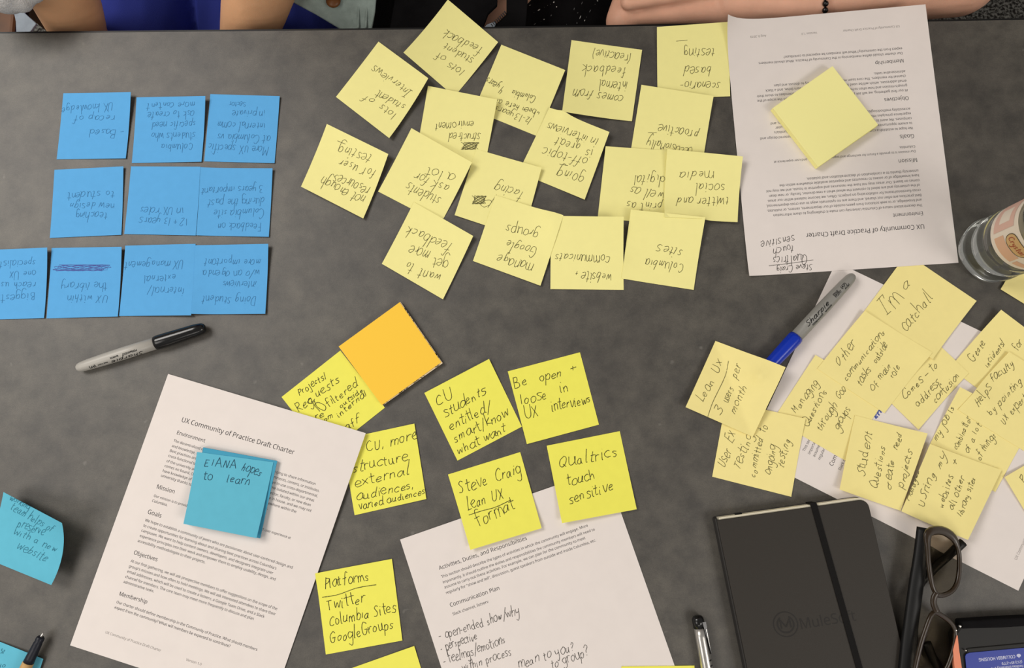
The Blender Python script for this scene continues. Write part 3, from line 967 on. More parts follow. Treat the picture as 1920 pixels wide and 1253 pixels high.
cluster([(1602, 779), (1739.5, 813), (1688.5, 958), (1574, 918)], 'pale yellow sticky note reading Student questions create need, one corner rolled',
        [('Student', 315, 600, 395, 175, 44), ('Questions', 445, 725, 525, 305, 36), ('create', 572, 732, 612, 440, 34), ('need', 645, 335, 692, 175, 36), ('projects', 695, 712, 795, 345, 34)], Z8R, (0, 8, 8, 6), axis='u')
cluster([(1743.8, 832.7), (1877.9, 881.5), (1814.7, 1012.7), (1690, 959)], 'pale yellow sticky note about websites and library sites, nearest the eyeglasses',
        [('Manages', 752, 832, 862, 555, 36), ('USring', 890, 900, 1010, 560, 36), ('my', 1060, 520, 1115, 390, 34), ('websites', 1090, 905, 1180, 590, 32), ('+', 1210, 520, 1240, 450, 50), ('all other', 1190, 930, 1300, 590, 34), ('library sites', 1265, 992, 1418, 600, 30)], Z8R, (8, 3, 13, 10), axis='u')
S = cluster([(1883.6, 895), (1958, 1020), (2083, 947), (2009, 822)], 'yellow sticky note corner at the picture edge lying over the sideways page', [('P', 1875, 660, 1895, 590, 40)], Z8R, (3, 0, 0, 0))
cluster([(1876, 542.6), (1950, 420), (2072, 494), (1998, 617)], 'pale yellow sticky note half hidden behind the bottle base', [('#line', [(1160, 0), (1170, 30), (1210, 45), (1250, 20)])], (1560, 520, 1.0), (2, 0, 0, 0))

cluster([(1361, 752), (1510.2, 785.3), (1483.5, 931.9), (1335.2, 894.1)], 'pale yellow sticky note reading User testing, committed to ongoing testing',
        [('User', 355, 1000, 408, 865, 38), ('Ex', 420, 815, 450, 740, 40), ('Testing', 470, 1022, 575, 760, 36), ('committed', 590, 1078, 650, 780, 30), ('to', 665, 740, 690, 688, 34), ('ongoing', 705, 1055, 752, 835, 32), ('testing', 800, 1002, 855, 800, 32)], Z8B, (0, 3, 1, 0))

# ------------------------------------------------------------ markers


def lathe_part(name, p0, p1, prof, m, parent, **k):
    v, f = revolve_vf(p0, p1, prof, 28)
    return link(name, v, f, m, parent, smooth=True, **k)


def cyl_text(parent, p0, p1, r_of, items, name, material, strokes=False, flip=1, bold=0.0, width=0.0006):
    """items: (text, s0, s1, ang, size) — runs along the axis from s0 to s1, ang (rad) around from the top"""
    p0, p1 = Vector(p0), Vector(p1)
    ax = (p1 - p0).normalized()
    side = ax.cross(Vector((0, 0, 1))).normalized()
    up = side.cross(ax).normalized()
    V, Fc = [], []
    for tx, s0, s1, ang, size in items:
        if strokes:
            sts = text_strokes(tx, (0, 0), (abs(s1 - s0), 0), size, 0.25, 0.02)
            for st in sts:
                d = np.gradient(st, axis=0)
                n = np.hypot(d[:, 0], d[:, 1]) + 1e-9
                b = len(V)
                for k in range(len(st)):
                    for sg in (1, -1):
                        a = st[k, 0] + sg * d[k, 1] / n[k] * width / 2
                        c = -st[k, 1] + sg * d[k, 0] / n[k] * width / 2
                        V.append((a, c, s0, s1, ang))
                for k in range(len(st) - 1):
                    Fc.append((b + 2 * k, b + 2 * k + 1, b + 2 * k + 3, b + 2 * k + 2))
        else:
            v, f = text_mesh(tx, bold)
            x0, x1 = v[:, 0].min(), v[:, 0].max()
            sc = abs(s1 - s0) / (x1 - x0)
            b = len(V)
            for x, y in v:
                V.append(((x - x0) * sc, y * sc if size is None else y * size, s0, s1, ang))
            Fc += [tuple(i + b for i in t) for t in f]
    out = []
    for a, c, s0, s1, ang in V:
        s = s0 + a * (1 if s1 > s0 else -1)
        sgn = 1 if s1 > s0 else -1
        r = r_of(s) + 0.00012
        th = ang - sgn * c / r
        out.append(p0 + ax * s + side * (r * math.sin(th)) + up * (r * math.cos(th)))
    return link(name, out, Fc, material, parent)


def marker(pt_body_end, pt_join, pt_cap_end, label, body_m, cap_m, zend=0.0, base=0.0, text_flip=False):
    rb, rc = 0.0062, 0.0072
    zb = base + rc
    a = P3(*pt_body_end, zb - 0.001)
    c = P3(*pt_cap_end, zb)
    j = P3(*pt_join, zb)
    ax = (c - a).normalized()
    Lb = (j - a).dot(ax)
    Lt = (c - a).length
    root = thing('permanent_marker', ((a.x + c.x) / 2, (a.y + c.y) / 2, T + base), label, 'marker')
    prof = [(0, 0.0012), (0.0008, 0.0028), (0.0025, 0.0042), (0.006, 0.0052), (0.014, 0.0058), (0.03, 0.0063), (Lb * .6, 0.0066), (Lb + 0.003, 0.0064)]
    lathe_part('barrel', a, c, prof, body_m, root)
    cap = [(Lb, 0.0064), (Lb, 0.0072), (Lb + 0.003, 0.0076), (Lb + (Lt - Lb) * .25, 0.0074), (Lb + (Lt - Lb) * .8, 0.0066), (Lt - 0.003, 0.0055), (Lt - 0.0008, 0.004), (Lt, 0.0025)]
    lathe_part('cap', a, c, cap, cap_m, root)

    def r_of(s):
        return float(np.interp(s, [p[0] for p in prof], [p[1] for p in prof]))
    ROUND.append((a.x, a.y, c.x, c.y, 0.0074, zb))
    return root, a, c, Lb, Lt, r_of


root, a, c, Lb, Lt, r_of = marker((143, 691), (291, 640), (385, 614), 'black capped marker with a pale grey barrel near the blue notes', 'marker_grey', 'black_gloss')
cyl_text(root, a, c, r_of, [('Sharpie', Lb - 0.013, Lb - 0.048, 0.85, 0.0026)], 'lettering', 'black', strokes=True, width=0.00065)
cyl_text(root, a, c, r_of, [('FINE POINT', Lb - 0.051, Lb - 0.062, 0.75, None), ('PERMANENT', Lb - 0.018, Lb - 0.034, 0.25, None), ('MARKER', Lb - 0.038, Lb - 0.047, 0.25, None), ('(AP)', Lb - 0.064, Lb - 0.071, 0.7, None)], 'small_print', 'black', bold=0.03)

root, a, c, Lb, Lt, r_of = marker((1601, 515), (1492, 630), (1424, 706), 'blue capped marker with a grey barrel on the sideways page', 'marker_grey_dark', 'cap_blue', base=0.0008)
cyl_text(root, a, c, r_of, [('Sharpie', Lb - 0.013, Lb - 0.046, -0.15, 0.0028)], 'lettering', 'black', strokes=True, width=0.0007)
cyl_text(root, a, c, r_of, [('PERMANENT', Lb - 0.018, Lb - 0.034, -0.68, None), ('MARKER', Lb - 0.037, Lb - 0.047, -0.68, None), ('FINE', Lb - 0.055, Lb - 0.062, 0.05, None), ('POINT', Lb - 0.055, Lb - 0.064, -0.3, None), ('(AP)', Lb - 0.066, Lb - 0.073, -0.05, None), ('ACMI', Lb - 0.068, Lb - 0.075, -0.55, None)], 'small_print', 'black', bold=0.03)

# note resting on the blue cap
S = sheet('sticky_note', [(1341.4, 639.5), (1471.8, 689.2), (1411.4, 819.6), (1285.4, 763.7)], 'cream_yellow_paper', lift=(3, 15, 3, 7), label='pale yellow sticky note with Lean UX over three users per month, leaning on blue marker',
          category='sticky note', group=CL, axis='c', power=0.9, smoothing=60, n=30)
write(S, [('Lean', 195, 508, 285, 340, 34), ('Ux', 310, 290, 345, 190, 36), ('#line', [(228, 620), (270, 500), (360, 310), (388, 190)]), ('3', 325, 608, 360, 550, 40), ('users', 380, 510, 430, 400, 30), ('per', 445, 325, 490, 225, 34), ('month', 430, 592, 535, 385, 32)], Z8B, 'pencil_ink', 0.0005)

# far printed page over the yellow note, then the notes that lie on it
_keep, ROUND[:] = list(ROUND), []
W2 = sheet('printed_page', [(1365, 27), (1735, 8.5), (1797, 493), (1405, 517.5)], 'paper', lift=(16, 0, 0, 3), n=36, axis='c', power=13.0, wave=0.0003, base=0.0006,
           label='printed charter page upside down at the far edge, yellow pad lying on it', category='paper', group='printed meeting handouts')

ROUND[:] = _keep


def rot180(uvl):
    return [(k, t, (1 - a[0], 1 - a[1]), (1 - b[0], 1 - b[1])) for k, t, a, b in uvl]


put_print(W2, rot180(DUV + [('f', 'Aug 9, 2019', (0.80, 0.934), (0.88, 0.934))]))
write(W2, [('sensitive', 442, 415, 225, 455, 28), ('touch', 440, 478, 300, 500, 28), ('Qualtrics', 527, 535, 300, 560, 30), ('#line', [(565, 575), (420, 596), (280, 612)]), ('Steve Craig', 558, 600, 325, 622, 20)], Z2R, 'grey_ink', 0.0005)

for q, lb, lines, z, lf in [
    ([(1183, 393), (1322.7, 407.3), (1300.7, 543.8), (1165, 522.7)], 'pale yellow sticky note reading only sites under one word, nearest the page corner',
     [('Columbia', 1502, 910, 1245, 872, 34), ('sites', 1498, 815, 1320, 775, 36)], Z6, (6, 7, 1, 0)),
    ([(1251, 279.4), (1393, 293.4), (1383, 416.6), (1243, 412)], 'pale yellow sticky note about social media touching the far printed page',
     [('twitter and', 1802, 465, 1452, 460, 34), ('social', 1778, 372, 1570, 368, 34), ('media', 1702, 292, 1462, 288, 34)], Z6, (5, 8, 3, 0)),
]:
    S = sheet('sticky_note', q, 'yellow_paper', lift=tuple(1.35 * l for l in lf), label=lb, category='sticky note', group='pale yellow sticky notes facing away')
    write(S, lines, z, 'pencil_ink', 0.0005)

# ------------------------------------------------------------ pads
root = thing('sticky_note_pad', P3(1545, 220, 0.001), 'thick unused pale yellow note pad on the upside down page', 'note pad')
q0 = [(1556.5, 129), (1642, 239), (1529, 317.3), (1444.6, 207.7)]
q1 = [(1561, 124), (1646.4, 234), (1534, 313), (1449, 202.7)]
zb, zt = 0.0014, 0.0098
for k in range(14):
    t0, t1 = k / 14, (k + 1) / 14 - 0.012
    a_ = zb + (zt - zb) * t0
    b_ = zb + (zt - zb) * t1
    if k == 0:
        cor = [[(p[0] * (1 - t) + r_[0] * t, p[1] * (1 - t) + r_[1] * t) for t in (0,)][0] for p, r_ in zip([P(*p, zb) for p in q0], [P(*p, zt) for p in q1])]
        A0 = [tuple(map(float, P(*p, zb))) for p in q0]
        A1 = [tuple(map(float, P(*p, zt))) for p in q1]
vv, ff = [], []
for k in range(16):
    t = k / 16
    jx, jy = random.uniform(-.00012, .00012), random.uniform(-.00012, .00012)
    c4 = [(a0[0] * (1 - t) + a1[0] * t + jx, a0[1] * (1 - t) + a1[1] * t + jy) for a0, a1 in zip(A0, A1)]
    z0_, z1_ = T + zb + (zt - zb) * k / 16, T + zb + (zt - zb) * (k + .92) / 16
    b = len(vv)
    vv += [(x, y, z0_) for x, y in c4] + [(x, y, z1_) for x, y in c4]
    ff += [(b, b + 1, b + 2, b + 3), (b + 7, b + 6, b + 5, b + 4)] + [(b + i, b + 4 + i, b + 4 + (i + 1) % 4, b + (i + 1) % 4) for i in range(4)]
link('sheets', vv, ff, 'pad_yellow_paper', root)
c4 = [(x, y) for x, y in A1]
prism('top_sheet', c4, T + zt, T + zt + 0.00012, 'pad_yellow_paper', root)

root = thing('sticky_note_pad', P3(735, 665, 0.001), 'bright orange note pad with frayed cream sheets showing below', 'note pad')
oq = [(749.5, 566.8), (827.2, 679.3), (715.8, 760), (635, 650)]
uq = [(751, 567.5), (829.5, 682.5), (719, 760.5), (641, 651)]
h0 = 0.0014
for k in range(5):
    dx, dy = random.uniform(-1.2, 1.2), random.uniform(-1.2, 1.2)
    c4 = [tuple(map(float, P(x + dx, y + dy, h0 + k * .0006))) for x, y in uq]
    prism('sheet', c4, T + h0 + k * 0.0006, T + h0 + k * 0.0006 + 0.0004, 'cream_paper' if k % 2 == 0 else 'black_cloth', root)
c4 = [tuple(map(float, P(x, y, h0 + .0032))) for x, y in [(752.5, 568.5), (830, 681), (720, 759), (645, 651)]]
zz = T + h0 + 0.0031
prism('sheet', c4, zz, zz + 0.0003, 'cream_paper', root)
st = []
for k in range(26):
    e = random.choice([0, 1])
    A, B = (np.array(c4[0]), np.array(c4[1])) if e == 0 else (np.array(c4[1]), np.array(c4[2]))
    t = random.random()
    p = A * (1 - t) + B * t
    inn = (np.mean(np.array(c4), axis=0) - p)
    inn /= np.hypot(*inn)
    al = (B - A) / np.hypot(*(B - A))
    s_ = random.uniform(.001, .004)
    m_ = random.uniform(.0, .0008)
    st.append(np.array([[*(p + inn * .0006), zz + .0004], [*(p + al * s_ * .5 + inn * m_), zz + .0004], [*(p + al * s_ + inn * .0014), zz + .0004]]))
ribbons(st, 0.0006, 'sheet_pattern', 'black', root)
c4 = [tuple(map(float, P(x, y, 0.0056))) for x, y in oq]
prism('cover_sheet', c4, T + 0.0050, T + 0.0056, 'orange_paper', root)
prism('block', [tuple(map(float, P(x, y, 0.005))) for x, y in [(749, 570), (823, 679), (715, 756), (638, 651)]], T + 0.0048, T + 0.0050, 'orange_paper', root)

# teal pad on the near page
zb = float(height_at(np.array([P(430, 925, 0)[0]]), np.array([P(430, 925, 0)[1]]))[0]) + 0.0012
root = thing('sticky_note_pad', P3(435, 925, zb), 'teal note pad with hopes to learn written on it, on printed page', 'note pad')
uq2 = [(382, 839.3), (519.4, 864.4), (487.6, 1009.4), (350, 983)]
vv, ff = [], []
for k in range(7):
    j = random.uniform(-.6, .6)
    c4 = [P3(x + j, y + j * .5, zb + k * .0006) for x, y in uq2]
    b = len(vv)
    vv += [tuple(p) for p in c4] + [(p.x, p.y, p.z + .00052) for p in c4]
    ff += [(b, b + 1, b + 2, b + 3), (b + 7, b + 6, b + 5, b + 4)] + [(b + i, b + 4 + i, b + 4 + (i + 1) % 4, b + (i + 1) % 4) for i in range(4)]
link('sheets', vv, ff, 'teal_paper_deep', root)
S = sheet('top_sheet', [(369.4, 847.7), (512.7, 867), (480.9, 1009.4), (343.8, 982.6)], 'teal_paper', base=zb + 0.0045, lift=(0, 0, 5, 6), parent=root)
write(S, [('E1ANA', 375, 322, 735, 350, 46), ('hopes', 790, 365, 1015, 440, 52), ('to', 365, 480, 480, 475, 56), ('learn', 625, 500, 885, 545, 50)], (320, 820, 5.967), 'teal_ink', 0.0006)

# teal notes at the corner
S = sheet('sticky_note', [(6.5, 923), (116, 981), (96, 1097.4), (-32, 1045)], 'teal_paper', lift=(14, 34, 17, 4), axis='v', power=1.7, base=0.002, n=18,
          label='teal sticky note curling up off the bare table, about a new website', category='sticky note', group='teal sticky notes')
write(S, [('working', 60, 190, 185, 255, 22), ('team helps of', 62, 250, 325, 395, 26), ('preserve', 108, 358, 272, 420, 30), ('with a new', 82, 410, 350, 520, 26), ('website', 102, 495, 295, 590, 30)], (0, 880, 3.358), 'teal_ink_soft', 0.0005)
S = sheet('sticky_note', [(-55, 1182), (81, 1236), (33, 1378), (-100, 1322)], 'teal_paper', lift=(0, 3, 0, 0),
          label='teal sticky note under the kraft barrelled pen', category='sticky note', group='teal sticky notes')
write(S, [('52', 5, 985, 80, 998, 40), ('do', -30, 1240, 90, 1245, 40)], (0, 1120, 9.42), 'teal_ink_soft', 0.0005)

# ------------------------------------------------------------ pens
z = 0.0075
a = P3(81, 1186.5, z + 0.002)
c = P3(-22, 1395, z)
root = thing('ballpoint_pen', ((a.x + c.x) / 2, (a.y + c.y) / 2, T), 'kraft barrelled ballpoint pen with black grip on the teal note', 'pen')
Lp = (c - a).length
lathe_part('tip', a, c, [(0, .0004), (.001, .0006), (.0045, .0010), (.0046, .0012)], 'silver', root)
lathe_part('grip', a, c, [(.0042, .0028), (.0055, .0038), (.008, .0040), (.0095, .0037), (.011, .0041), (.018, .0044), (.026, .0048), (.031, .0050)], 'grip', root)
lathe_part('barrel', a, c, [(.031, .0050), (.0315, .0053), (.06, .0053), (Lp - .012, .0053), (Lp - .011, .005)], 'kraft', root)
lathe_part('button', a, c, [(Lp - .011, .0035), (Lp - .002, .0035), (Lp, .003)], 'black', root)

z = 0.0058
a = P3(1307, 1154, z)
c = P3(1342, 1345, z)
root = thing('silver_pen', ((a.x + c.x) / 2, (a.y + c.y) / 2, T), 'silver pen with a black clip end beside the black notebook', 'pen')
Lp = (c - a).length
lathe_part('end_cap', a, c, [(0, .002), (.0008, .0042), (.003, .0056), (.006, .0058), (.0115, .0057)], 'black_gloss', root)
lathe_part('barrel', a, c, [(.0110, .0052), (.02, .0056), (Lp * .7, .0058), (Lp - .015, .0045), (Lp, .0015)], 'silver', root)
ax = (c - a).normalized()
sd = ax.cross(Vector((0, 0, 1))).normalized()
if sd.x < 0:
    sd = -sd
cl = [a + ax * .006 + sd * .0030 + Vector((0, 0, .0050)), a + ax * .006 + sd * .0066 + Vector((0, 0, .0040)), a + ax * .036 + sd * .0064 + Vector((0, 0, .0030)), a + ax * .036 + sd * .0052 + Vector((0, 0, .0044))]
dn = Vector((0, 0, -.0015))
link('clip', [tuple(p) for p in cl] + [tuple(p + dn) for p in cl], [(0, 1, 2, 3), (7, 6, 5, 4), (0, 4, 5, 1), (1, 5, 6, 2), (2, 6, 7, 3), (3, 7, 4, 0)], 'black_gloss', root)
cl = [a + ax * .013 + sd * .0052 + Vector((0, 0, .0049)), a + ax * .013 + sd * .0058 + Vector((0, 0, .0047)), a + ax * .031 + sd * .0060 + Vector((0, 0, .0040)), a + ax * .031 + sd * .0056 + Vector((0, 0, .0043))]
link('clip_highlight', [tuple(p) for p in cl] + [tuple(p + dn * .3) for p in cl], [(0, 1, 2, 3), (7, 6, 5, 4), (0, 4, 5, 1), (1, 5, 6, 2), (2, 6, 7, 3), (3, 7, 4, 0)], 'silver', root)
for s_ in (.041, .046, .052, .058):
    v, f = revolve_vf(a + ax * s_, c, [(0, .00585), (.0012, .0059)], 24)
    q_ = [i for i in range(48)]
    keep = [i for i, p in enumerate(v) if (Vector(p) - a).dot(sd) > .0026 and p[2] > a[2] - .001]
    idx = {k_: n_ for n_, k_ in enumerate(keep)}
    link('barrel_mark', [v[i] for i in keep], [tuple(idx[i] for i in t) for t in f if len(t) == 4 and all(i in idx for i in t)], 'metal_dark', root)

# ------------------------------------------------------------ notebook
nb = thing('notebook', P3(1500, 1150, 0), 'black hardcover notebook closed with an elastic strap', 'notebook')
NT = 0.0135
TLn, TRn = P3(1342.5, 971.5, NT), P3(1625.5, 931.5, NT)
dirx = (TRn - TLn).normalized()
Wn = (TRn - TLn).length
diry = Vector((dirx.y, -dirx.x, 0))
ref = P3(1400, 1253, NT)
e_ = (ref - TLn)
e_.z = 0
diry = e_.normalized()
Hn = 0.212


def nbp(s, t, z_):
    p = TLn + dirx * s + diry * t
    return (p.x, p.y, T + z_)


def rounded(s0, s1, t0, t1, r, left=0.0008):
    pts = [(s0, t1), (s0, t0)]
    for k in range(7):
        a_ = math.pi / 2 * (1 - k / 6)
        pts.append((s1 - r + r * math.cos(a_), t0 + r - r * math.sin(a_)))
    for k in range(7):
        a_ = -math.pi / 2 * k / 6
        pts.append((s1 - r + r * math.cos(a_), t1 - r - r * math.sin(a_)))
    return pts


def nb_slab(name, out, z0, z1, m):
    o = prism(name, [nbp(s, t, 0)[:2] for s, t in out], T + z0, T + z1, m, nb)
    return o


bevel(nb_slab('back_cover', rounded(0, Wn, 0, Hn, .008), 0.0004, 0.0020, 'notebook_back'), .0005)
nb_slab('page_block', rounded(.003, Wn - .002, .0004, Hn - .0025, .007), 0.0020, NT - .0018, 'page_edge')
bevel(nb_slab('front_cover', rounded(0.0005, Wn, .0022, Hn, .008), NT - .0018, NT, 'notebook_cover'), .0006)
bevel(nb_slab('spine', [(-.0012, .0006), (.0012, .0006), (.0012, Hn), (-.0012, Hn)], 0.0004, NT - .0010, 'notebook_back'), .001)
nb_slab('bookmark_ribbon', [(.020, -.0012), (.0265, -.0012), (.0265, .004), (.020, .004)], NT - .0075, NT - .0045, 'black')
eb0, eb1 = P3(1524.5, 943, NT), P3(1611, 1253, NT)
s0_ = (eb0 - TLn).dot(dirx)
dd = (eb1 - TLn)
# solve band line in notebook coordinates
Mx = np.array([[dirx.x, diry.x], [dirx.y, diry.y]])
A_ = np.linalg.solve(Mx, [(eb0 - TLn).x, (eb0 - TLn).y])
B_ = np.linalg.solve(Mx, [(eb1 - TLn).x, (eb1 - TLn).y])
sl = (B_[0] - A_[0]) / (B_[1] - A_[1])
bwid = .0058
s_top = A_[0] + sl * (-.001 - A_[1])
s_bot = A_[0] + sl * (Hn + .001 - A_[1])
vv = []
for s_, t_ in ((s_top, -.0012), (s_bot, Hn + .0012)):
    for z_ in (-.0004 + .0004, NT + .0010):
        vv += [nbp(s_ - bwid / 2, t_, z_), nbp(s_ + bwid / 2, t_, z_)]
o = link('elastic_strap', vv, [(0, 1, 3, 2), (4, 6, 7, 5), (2, 3, 7, 6), (0, 4, 5, 1), (0, 2, 6, 4), (1, 5, 7, 3)], 'elastic', nb)


class NS:
    pass


S = NS()
c4 = [nbp(0, 0, 0), nbp(Wn, 0, 0), nbp(Wn, Hn, 0), nbp(0, Hn, 0)]
S.q = np.array([p[:2] for p in c4])
S.Z = np.full((3, 3), NT)
S.root = nb
cu = px_to_uv(S, 1473, 1171)
t0_, t1_ = px_to_uv(S, 1503, 1180), px_to_uv(S, 1606, 1164)
lines = [('MuleSoft', t0_, t1_)]
print_lines(S, Wn, Hn, lines, 'embossed_name', 'emboss', off=.0001, bold=.0)
vv, ff = [], []
for r0_, r1_, e0, e1 in ((.0108, .0119, 0, 360), (.0068, .0084, -58, 238)):
    b = len(vv)
    n_ = 48
    for k in range(n_ + 1):
        a_ = math.radians(e0 + (e1 - e0) * k / n_ + 0)
        for r_ in (r0_, r1_):
            p = TLn + dirx * (cu[0] * Wn + r_ * math.cos(a_)) + diry * (cu[1] * Hn + r_ * math.sin(a_))
            vv.append((p.x, p.y, T + NT + .0001))
    ff += [(b + 2 * k, b + 2 * k + 1, b + 2 * k + 3, b + 2 * k + 2) for k in range(n_)]
for pl in ([(-.0045, .0035), (-.0045, -.0045), (0, .0025), (.0045, -.0045), (.0045, .0035)],):
    for (x0, y0), (x1, y1) in zip(pl[:-1], pl[1:]):
        L_ = math.hypot(x1 - x0, y1 - y0)
        nx, ny = -(y1 - y0) / L_ * .0007, (x1 - x0) / L_ * .0007
        b = len(vv)
        for x, y in ((x0 + nx, y0 + ny), (x0 - nx, y0 - ny), (x1 - nx, y1 - ny), (x1 + nx, y1 + ny)):
            p = TLn + dirx * (cu[0] * Wn + x) + diry * (cu[1] * Hn + y)
            vv.append((p.x, p.y, T + NT + .0001 + b * .0000004))
        ff.append((b, b + 1, b + 2, b + 3))
link('embossed_emblem', vv, ff, 'emboss', nb)

# ------------------------------------------------------------ eyeglasses
gl = thing('eyeglasses', P3(1750, 1120, 0), 'folded dark brown eyeglasses between the notebook and the phone', 'eyeglasses')


def loop_tube(pts, wr, hr, closed=True):
    """ribbon-like tube with an elliptical section along 3D points; wr horizontal, hr vertical half sizes"""
    n = len(pts)
    v, f = [], []
    sg = 8
    wr = wr if hasattr(wr, '__len__') else [wr] * n
    for i, p in enumerate(pts):
        a_ = pts[(i - 1) % n] if (closed or i > 0) else p
        b_ = pts[(i + 1) % n] if (closed or i < n - 1) else p
        t = (b_ - a_).normalized()
        s_ = t.cross(Vector((0, 0, 1))).normalized()
        u_ = s_.cross(t).normalized()
        for k in range(sg):
            an = 2 * math.pi * k / sg
            v.append(p + s_ * wr[i] * math.cos(an) + u_ * hr * math.sin(an))
    m_ = n if closed else n - 1
    for i in range(m_):
        for k in range(sg):
            a_, b_ = i * sg + k, i * sg + (k + 1) % sg
            c_, d_ = ((i + 1) % n) * sg + (k + 1) % sg, ((i + 1) % n) * sg + k
            f.append((a_, b_, c_, d_))
    if not closed:
        f += [tuple(range(sg))[::-1], tuple(range((n - 1) * sg, n * sg))]
    return v, f


def smooth_loop(pp, per=4, closed=True):
    p = np.array(pp, float)
    n = len(p)
    out = []
    rng = range(n) if closed else range(n - 1)
    for i in rng:
        if closed:
            q = [p[(i - 1) % n], p[i], p[(i + 1) % n], p[(i + 2) % n]]
        else:
            q = [p[max(i - 1, 0)], p[i], p[i + 1], p[min(i + 2, n - 1)]]
        for k in range(per):
            t = k / per
            out.append(0.5 * ((2 * q[1]) + (-q[0] + q[2]) * t + (2 * q[0] - 5 * q[1] + 4 * q[2] - q[3]) * t * t + (-q[0] + 3 * q[1] - 3 * q[2] + q[3]) * t ** 3))
    if not closed:
        out.append(p[-1])
    return out


def gz(x, y):      # tilt of the front: brow side (small x) stands higher
    xl = 1740 - max(0, (y - 1150)) * 0.28
    return 0.026 - 0.014 * min(1, max(0, (x - xl) / 62))


lens1 = [(1741, 1000), (1765, 995), (1787, 1008), (1797, 1032), (1799, 1062), (1795, 1092), (1783, 1110), (1762, 1117), (1750, 1104), (1743, 1070), (1739.5, 1030)]
lens2 = [(1749, 1150), (1768, 1156), (1786, 1172), (1791, 1192), (1785, 1225), (1772, 1258), (1752, 1290), (1726, 1302), (1714, 1272), (1722, 1226), (1734, 1184)]
for li, lp in enumerate((lens1, lens2)):
    p3 = [P3(x, y, gz(x, y)) for x, y in [tuple(q) for q in smooth_loop(lp)]]
    wr = []
    for x, y in [tuple(q) for q in smooth_loop(lp)]:
        wr.append(0.0023 + (0.0019 * min(1, max(0, (1025 - y) / 22)) if li == 0 else 0))
    v, f = loop_tube(p3, wr, 0.0018)
    link('rim', v, f, 'glasses_frame', gl, smooth=True)
    cen = sum(p3, Vector()) / len(p3)
    n_ = len(p3)
    v = [tuple(p + Vector((0, 0, .0004))) for p in p3] + [tuple(cen + Vector((0, 0, .0010)))] + [tuple(p - Vector((0, 0, .0008))) for p in p3] + [tuple(cen - Vector((0, 0, .0002)))]
    f = [(i, (i + 1) % n_, n_) for i in range(n_)] + [((i + 1) % n_ + n_ + 1, i + n_ + 1, 2 * n_ + 1) for i in range(n_)] + [(i, i + n_ + 1, (i + 1) % n_ + n_ + 1, (i + 1) % n_) for i in range(n_)]
    link('lens', v, f, 'lens', gl, smooth=True)
br = [P3(x, y, .027) for x, y in [tuple(q) for q in smooth_loop([(1756, 1112), (1751, 1122), (1751, 1134), (1757, 1148)], closed=False)]]
v, f = loop_tube(br, .0030, .0018, closed=False)
link('bridge', v, f, 'glasses_frame', gl, smooth=True)
tA = smooth_loop([(1733, 990), (1727, 1040), (1719, 1090), (1712, 1140), (1706, 1190), (1702, 1253), (1698, 1310)], closed=False)
nA = len(tA)
p3 = [P3(x, y, .016) for x, y in [tuple(q) for q in tA]]
v, f = loop_tube(p3, [0.0072 if i / nA < .6 else .0072 + .0035 * (i / nA - .6) / .4 for i in range(nA)], .0035, closed=False)
link('temple', v, f, 'black', gl, smooth=True)
tB = smooth_loop([(1806, 1017), (1778, 1043), (1748, 1068), (1722, 1100), (1706, 1150), (1700, 1215)], closed=False)
p3 = [P3(x, y, .0055) for x, y in [tuple(q) for q in tB]]
v, f = loop_tube(p3, [.0045] * len(p3), .0035, closed=False)
link('temple', v, f, 'black', gl, smooth=True)
tC = smooth_loop([(1736, 1205), (1748, 1232), (1768, 1262), (1790, 1285)], closed=False)
p3 = [P3(x, y, .0065) for x, y in [tuple(q) for q in tC]]
v, f = loop_tube(p3, .0045, .003, closed=False)
link('temple_tip', v, f, 'black', gl, smooth=True)

# ------------------------------------------------------------ phone in its case
ph = thing('phone', P3(1860, 1250, 0), 'black cased phone with a blue housing card, cut by the corner', 'phone')
PH = 0.013


def pxprism(name, pts, z0, z1, m, parent, bv=0):
    o = prism(name, [tuple(map(float, P(x, y, z1))) for x, y in pts], T + z0, T + z1, m, parent)
    if bv:
        bevel(o, bv, 3)
    return o


pxprism('case', [(1800, 1176), (1790, 1190), (1812, 1420), (2010, 1400), (1985, 1168), (1972, 1156), (1920, 1158)], .001, PH, 'phone_case', ph, .002)
pxprism('camera_ridge', [(1803, 1165), (1880, 1160), (1975, 1156), (1974, 1172), (1880, 1178), (1804, 1180)], .001, PH + .0015, 'black_cloth', ph, .002)
for (la, ra), (lb, rb) in zip([((1794, 1192), (1795.5, 1192)), ((1787, 1220), (1798.5, 1220)), ((1790, 1253), (1803.5, 1253))], [((1787, 1220), (1798.5, 1220)), ((1790, 1253), (1803.5, 1253)), ((1803, 1400), (1817, 1400))]):
    pxprism('side_strip', [la, ra, rb, lb], PH - .0025, PH + .0012, 'coral', ph)
pxprism('card_pocket', [(1813, 1216), (1965, 1202), (1990, 1390), (1826, 1400)], PH - .001, PH + .0009, 'phone_case', ph, .0008)
cp = [(1810, 1231), (1812, 1227), (1818, 1224.5), (1900, 1217), (1955, 1212), (1963, 1216), (1985, 1385), (1825, 1398)]
pxprism('card', cp, PH + .0009, PH + .0016, 'card_blue', ph)
for s_ in ((1801, 1175, .0011), (1793.5, 1182.5, .0008), (1811.5, 1220.5, .0007)):
    c_ = P3(s_[0], s_[1], PH + .003)
    v, f = revolve_vf(c_ - Vector((0, 0, .002)), c_, [(0, s_[2]), (.0018, s_[2]), (.002, s_[2] * .6)], 12)
    link('stud', v, f, 'silver', ph, smooth=True)
S = NS()
S.q = np.array([P(x, y, PH + .0016) for x, y in [(1810, 1224), (1960, 1211), (1985, 1385), (1825, 1398)]])
S.Z = np.full((3, 3), PH + .0016)
S.root = ph
KW, KH = .085, .085


def cuv(x, y):
    return px_to_uv(S, x, y)


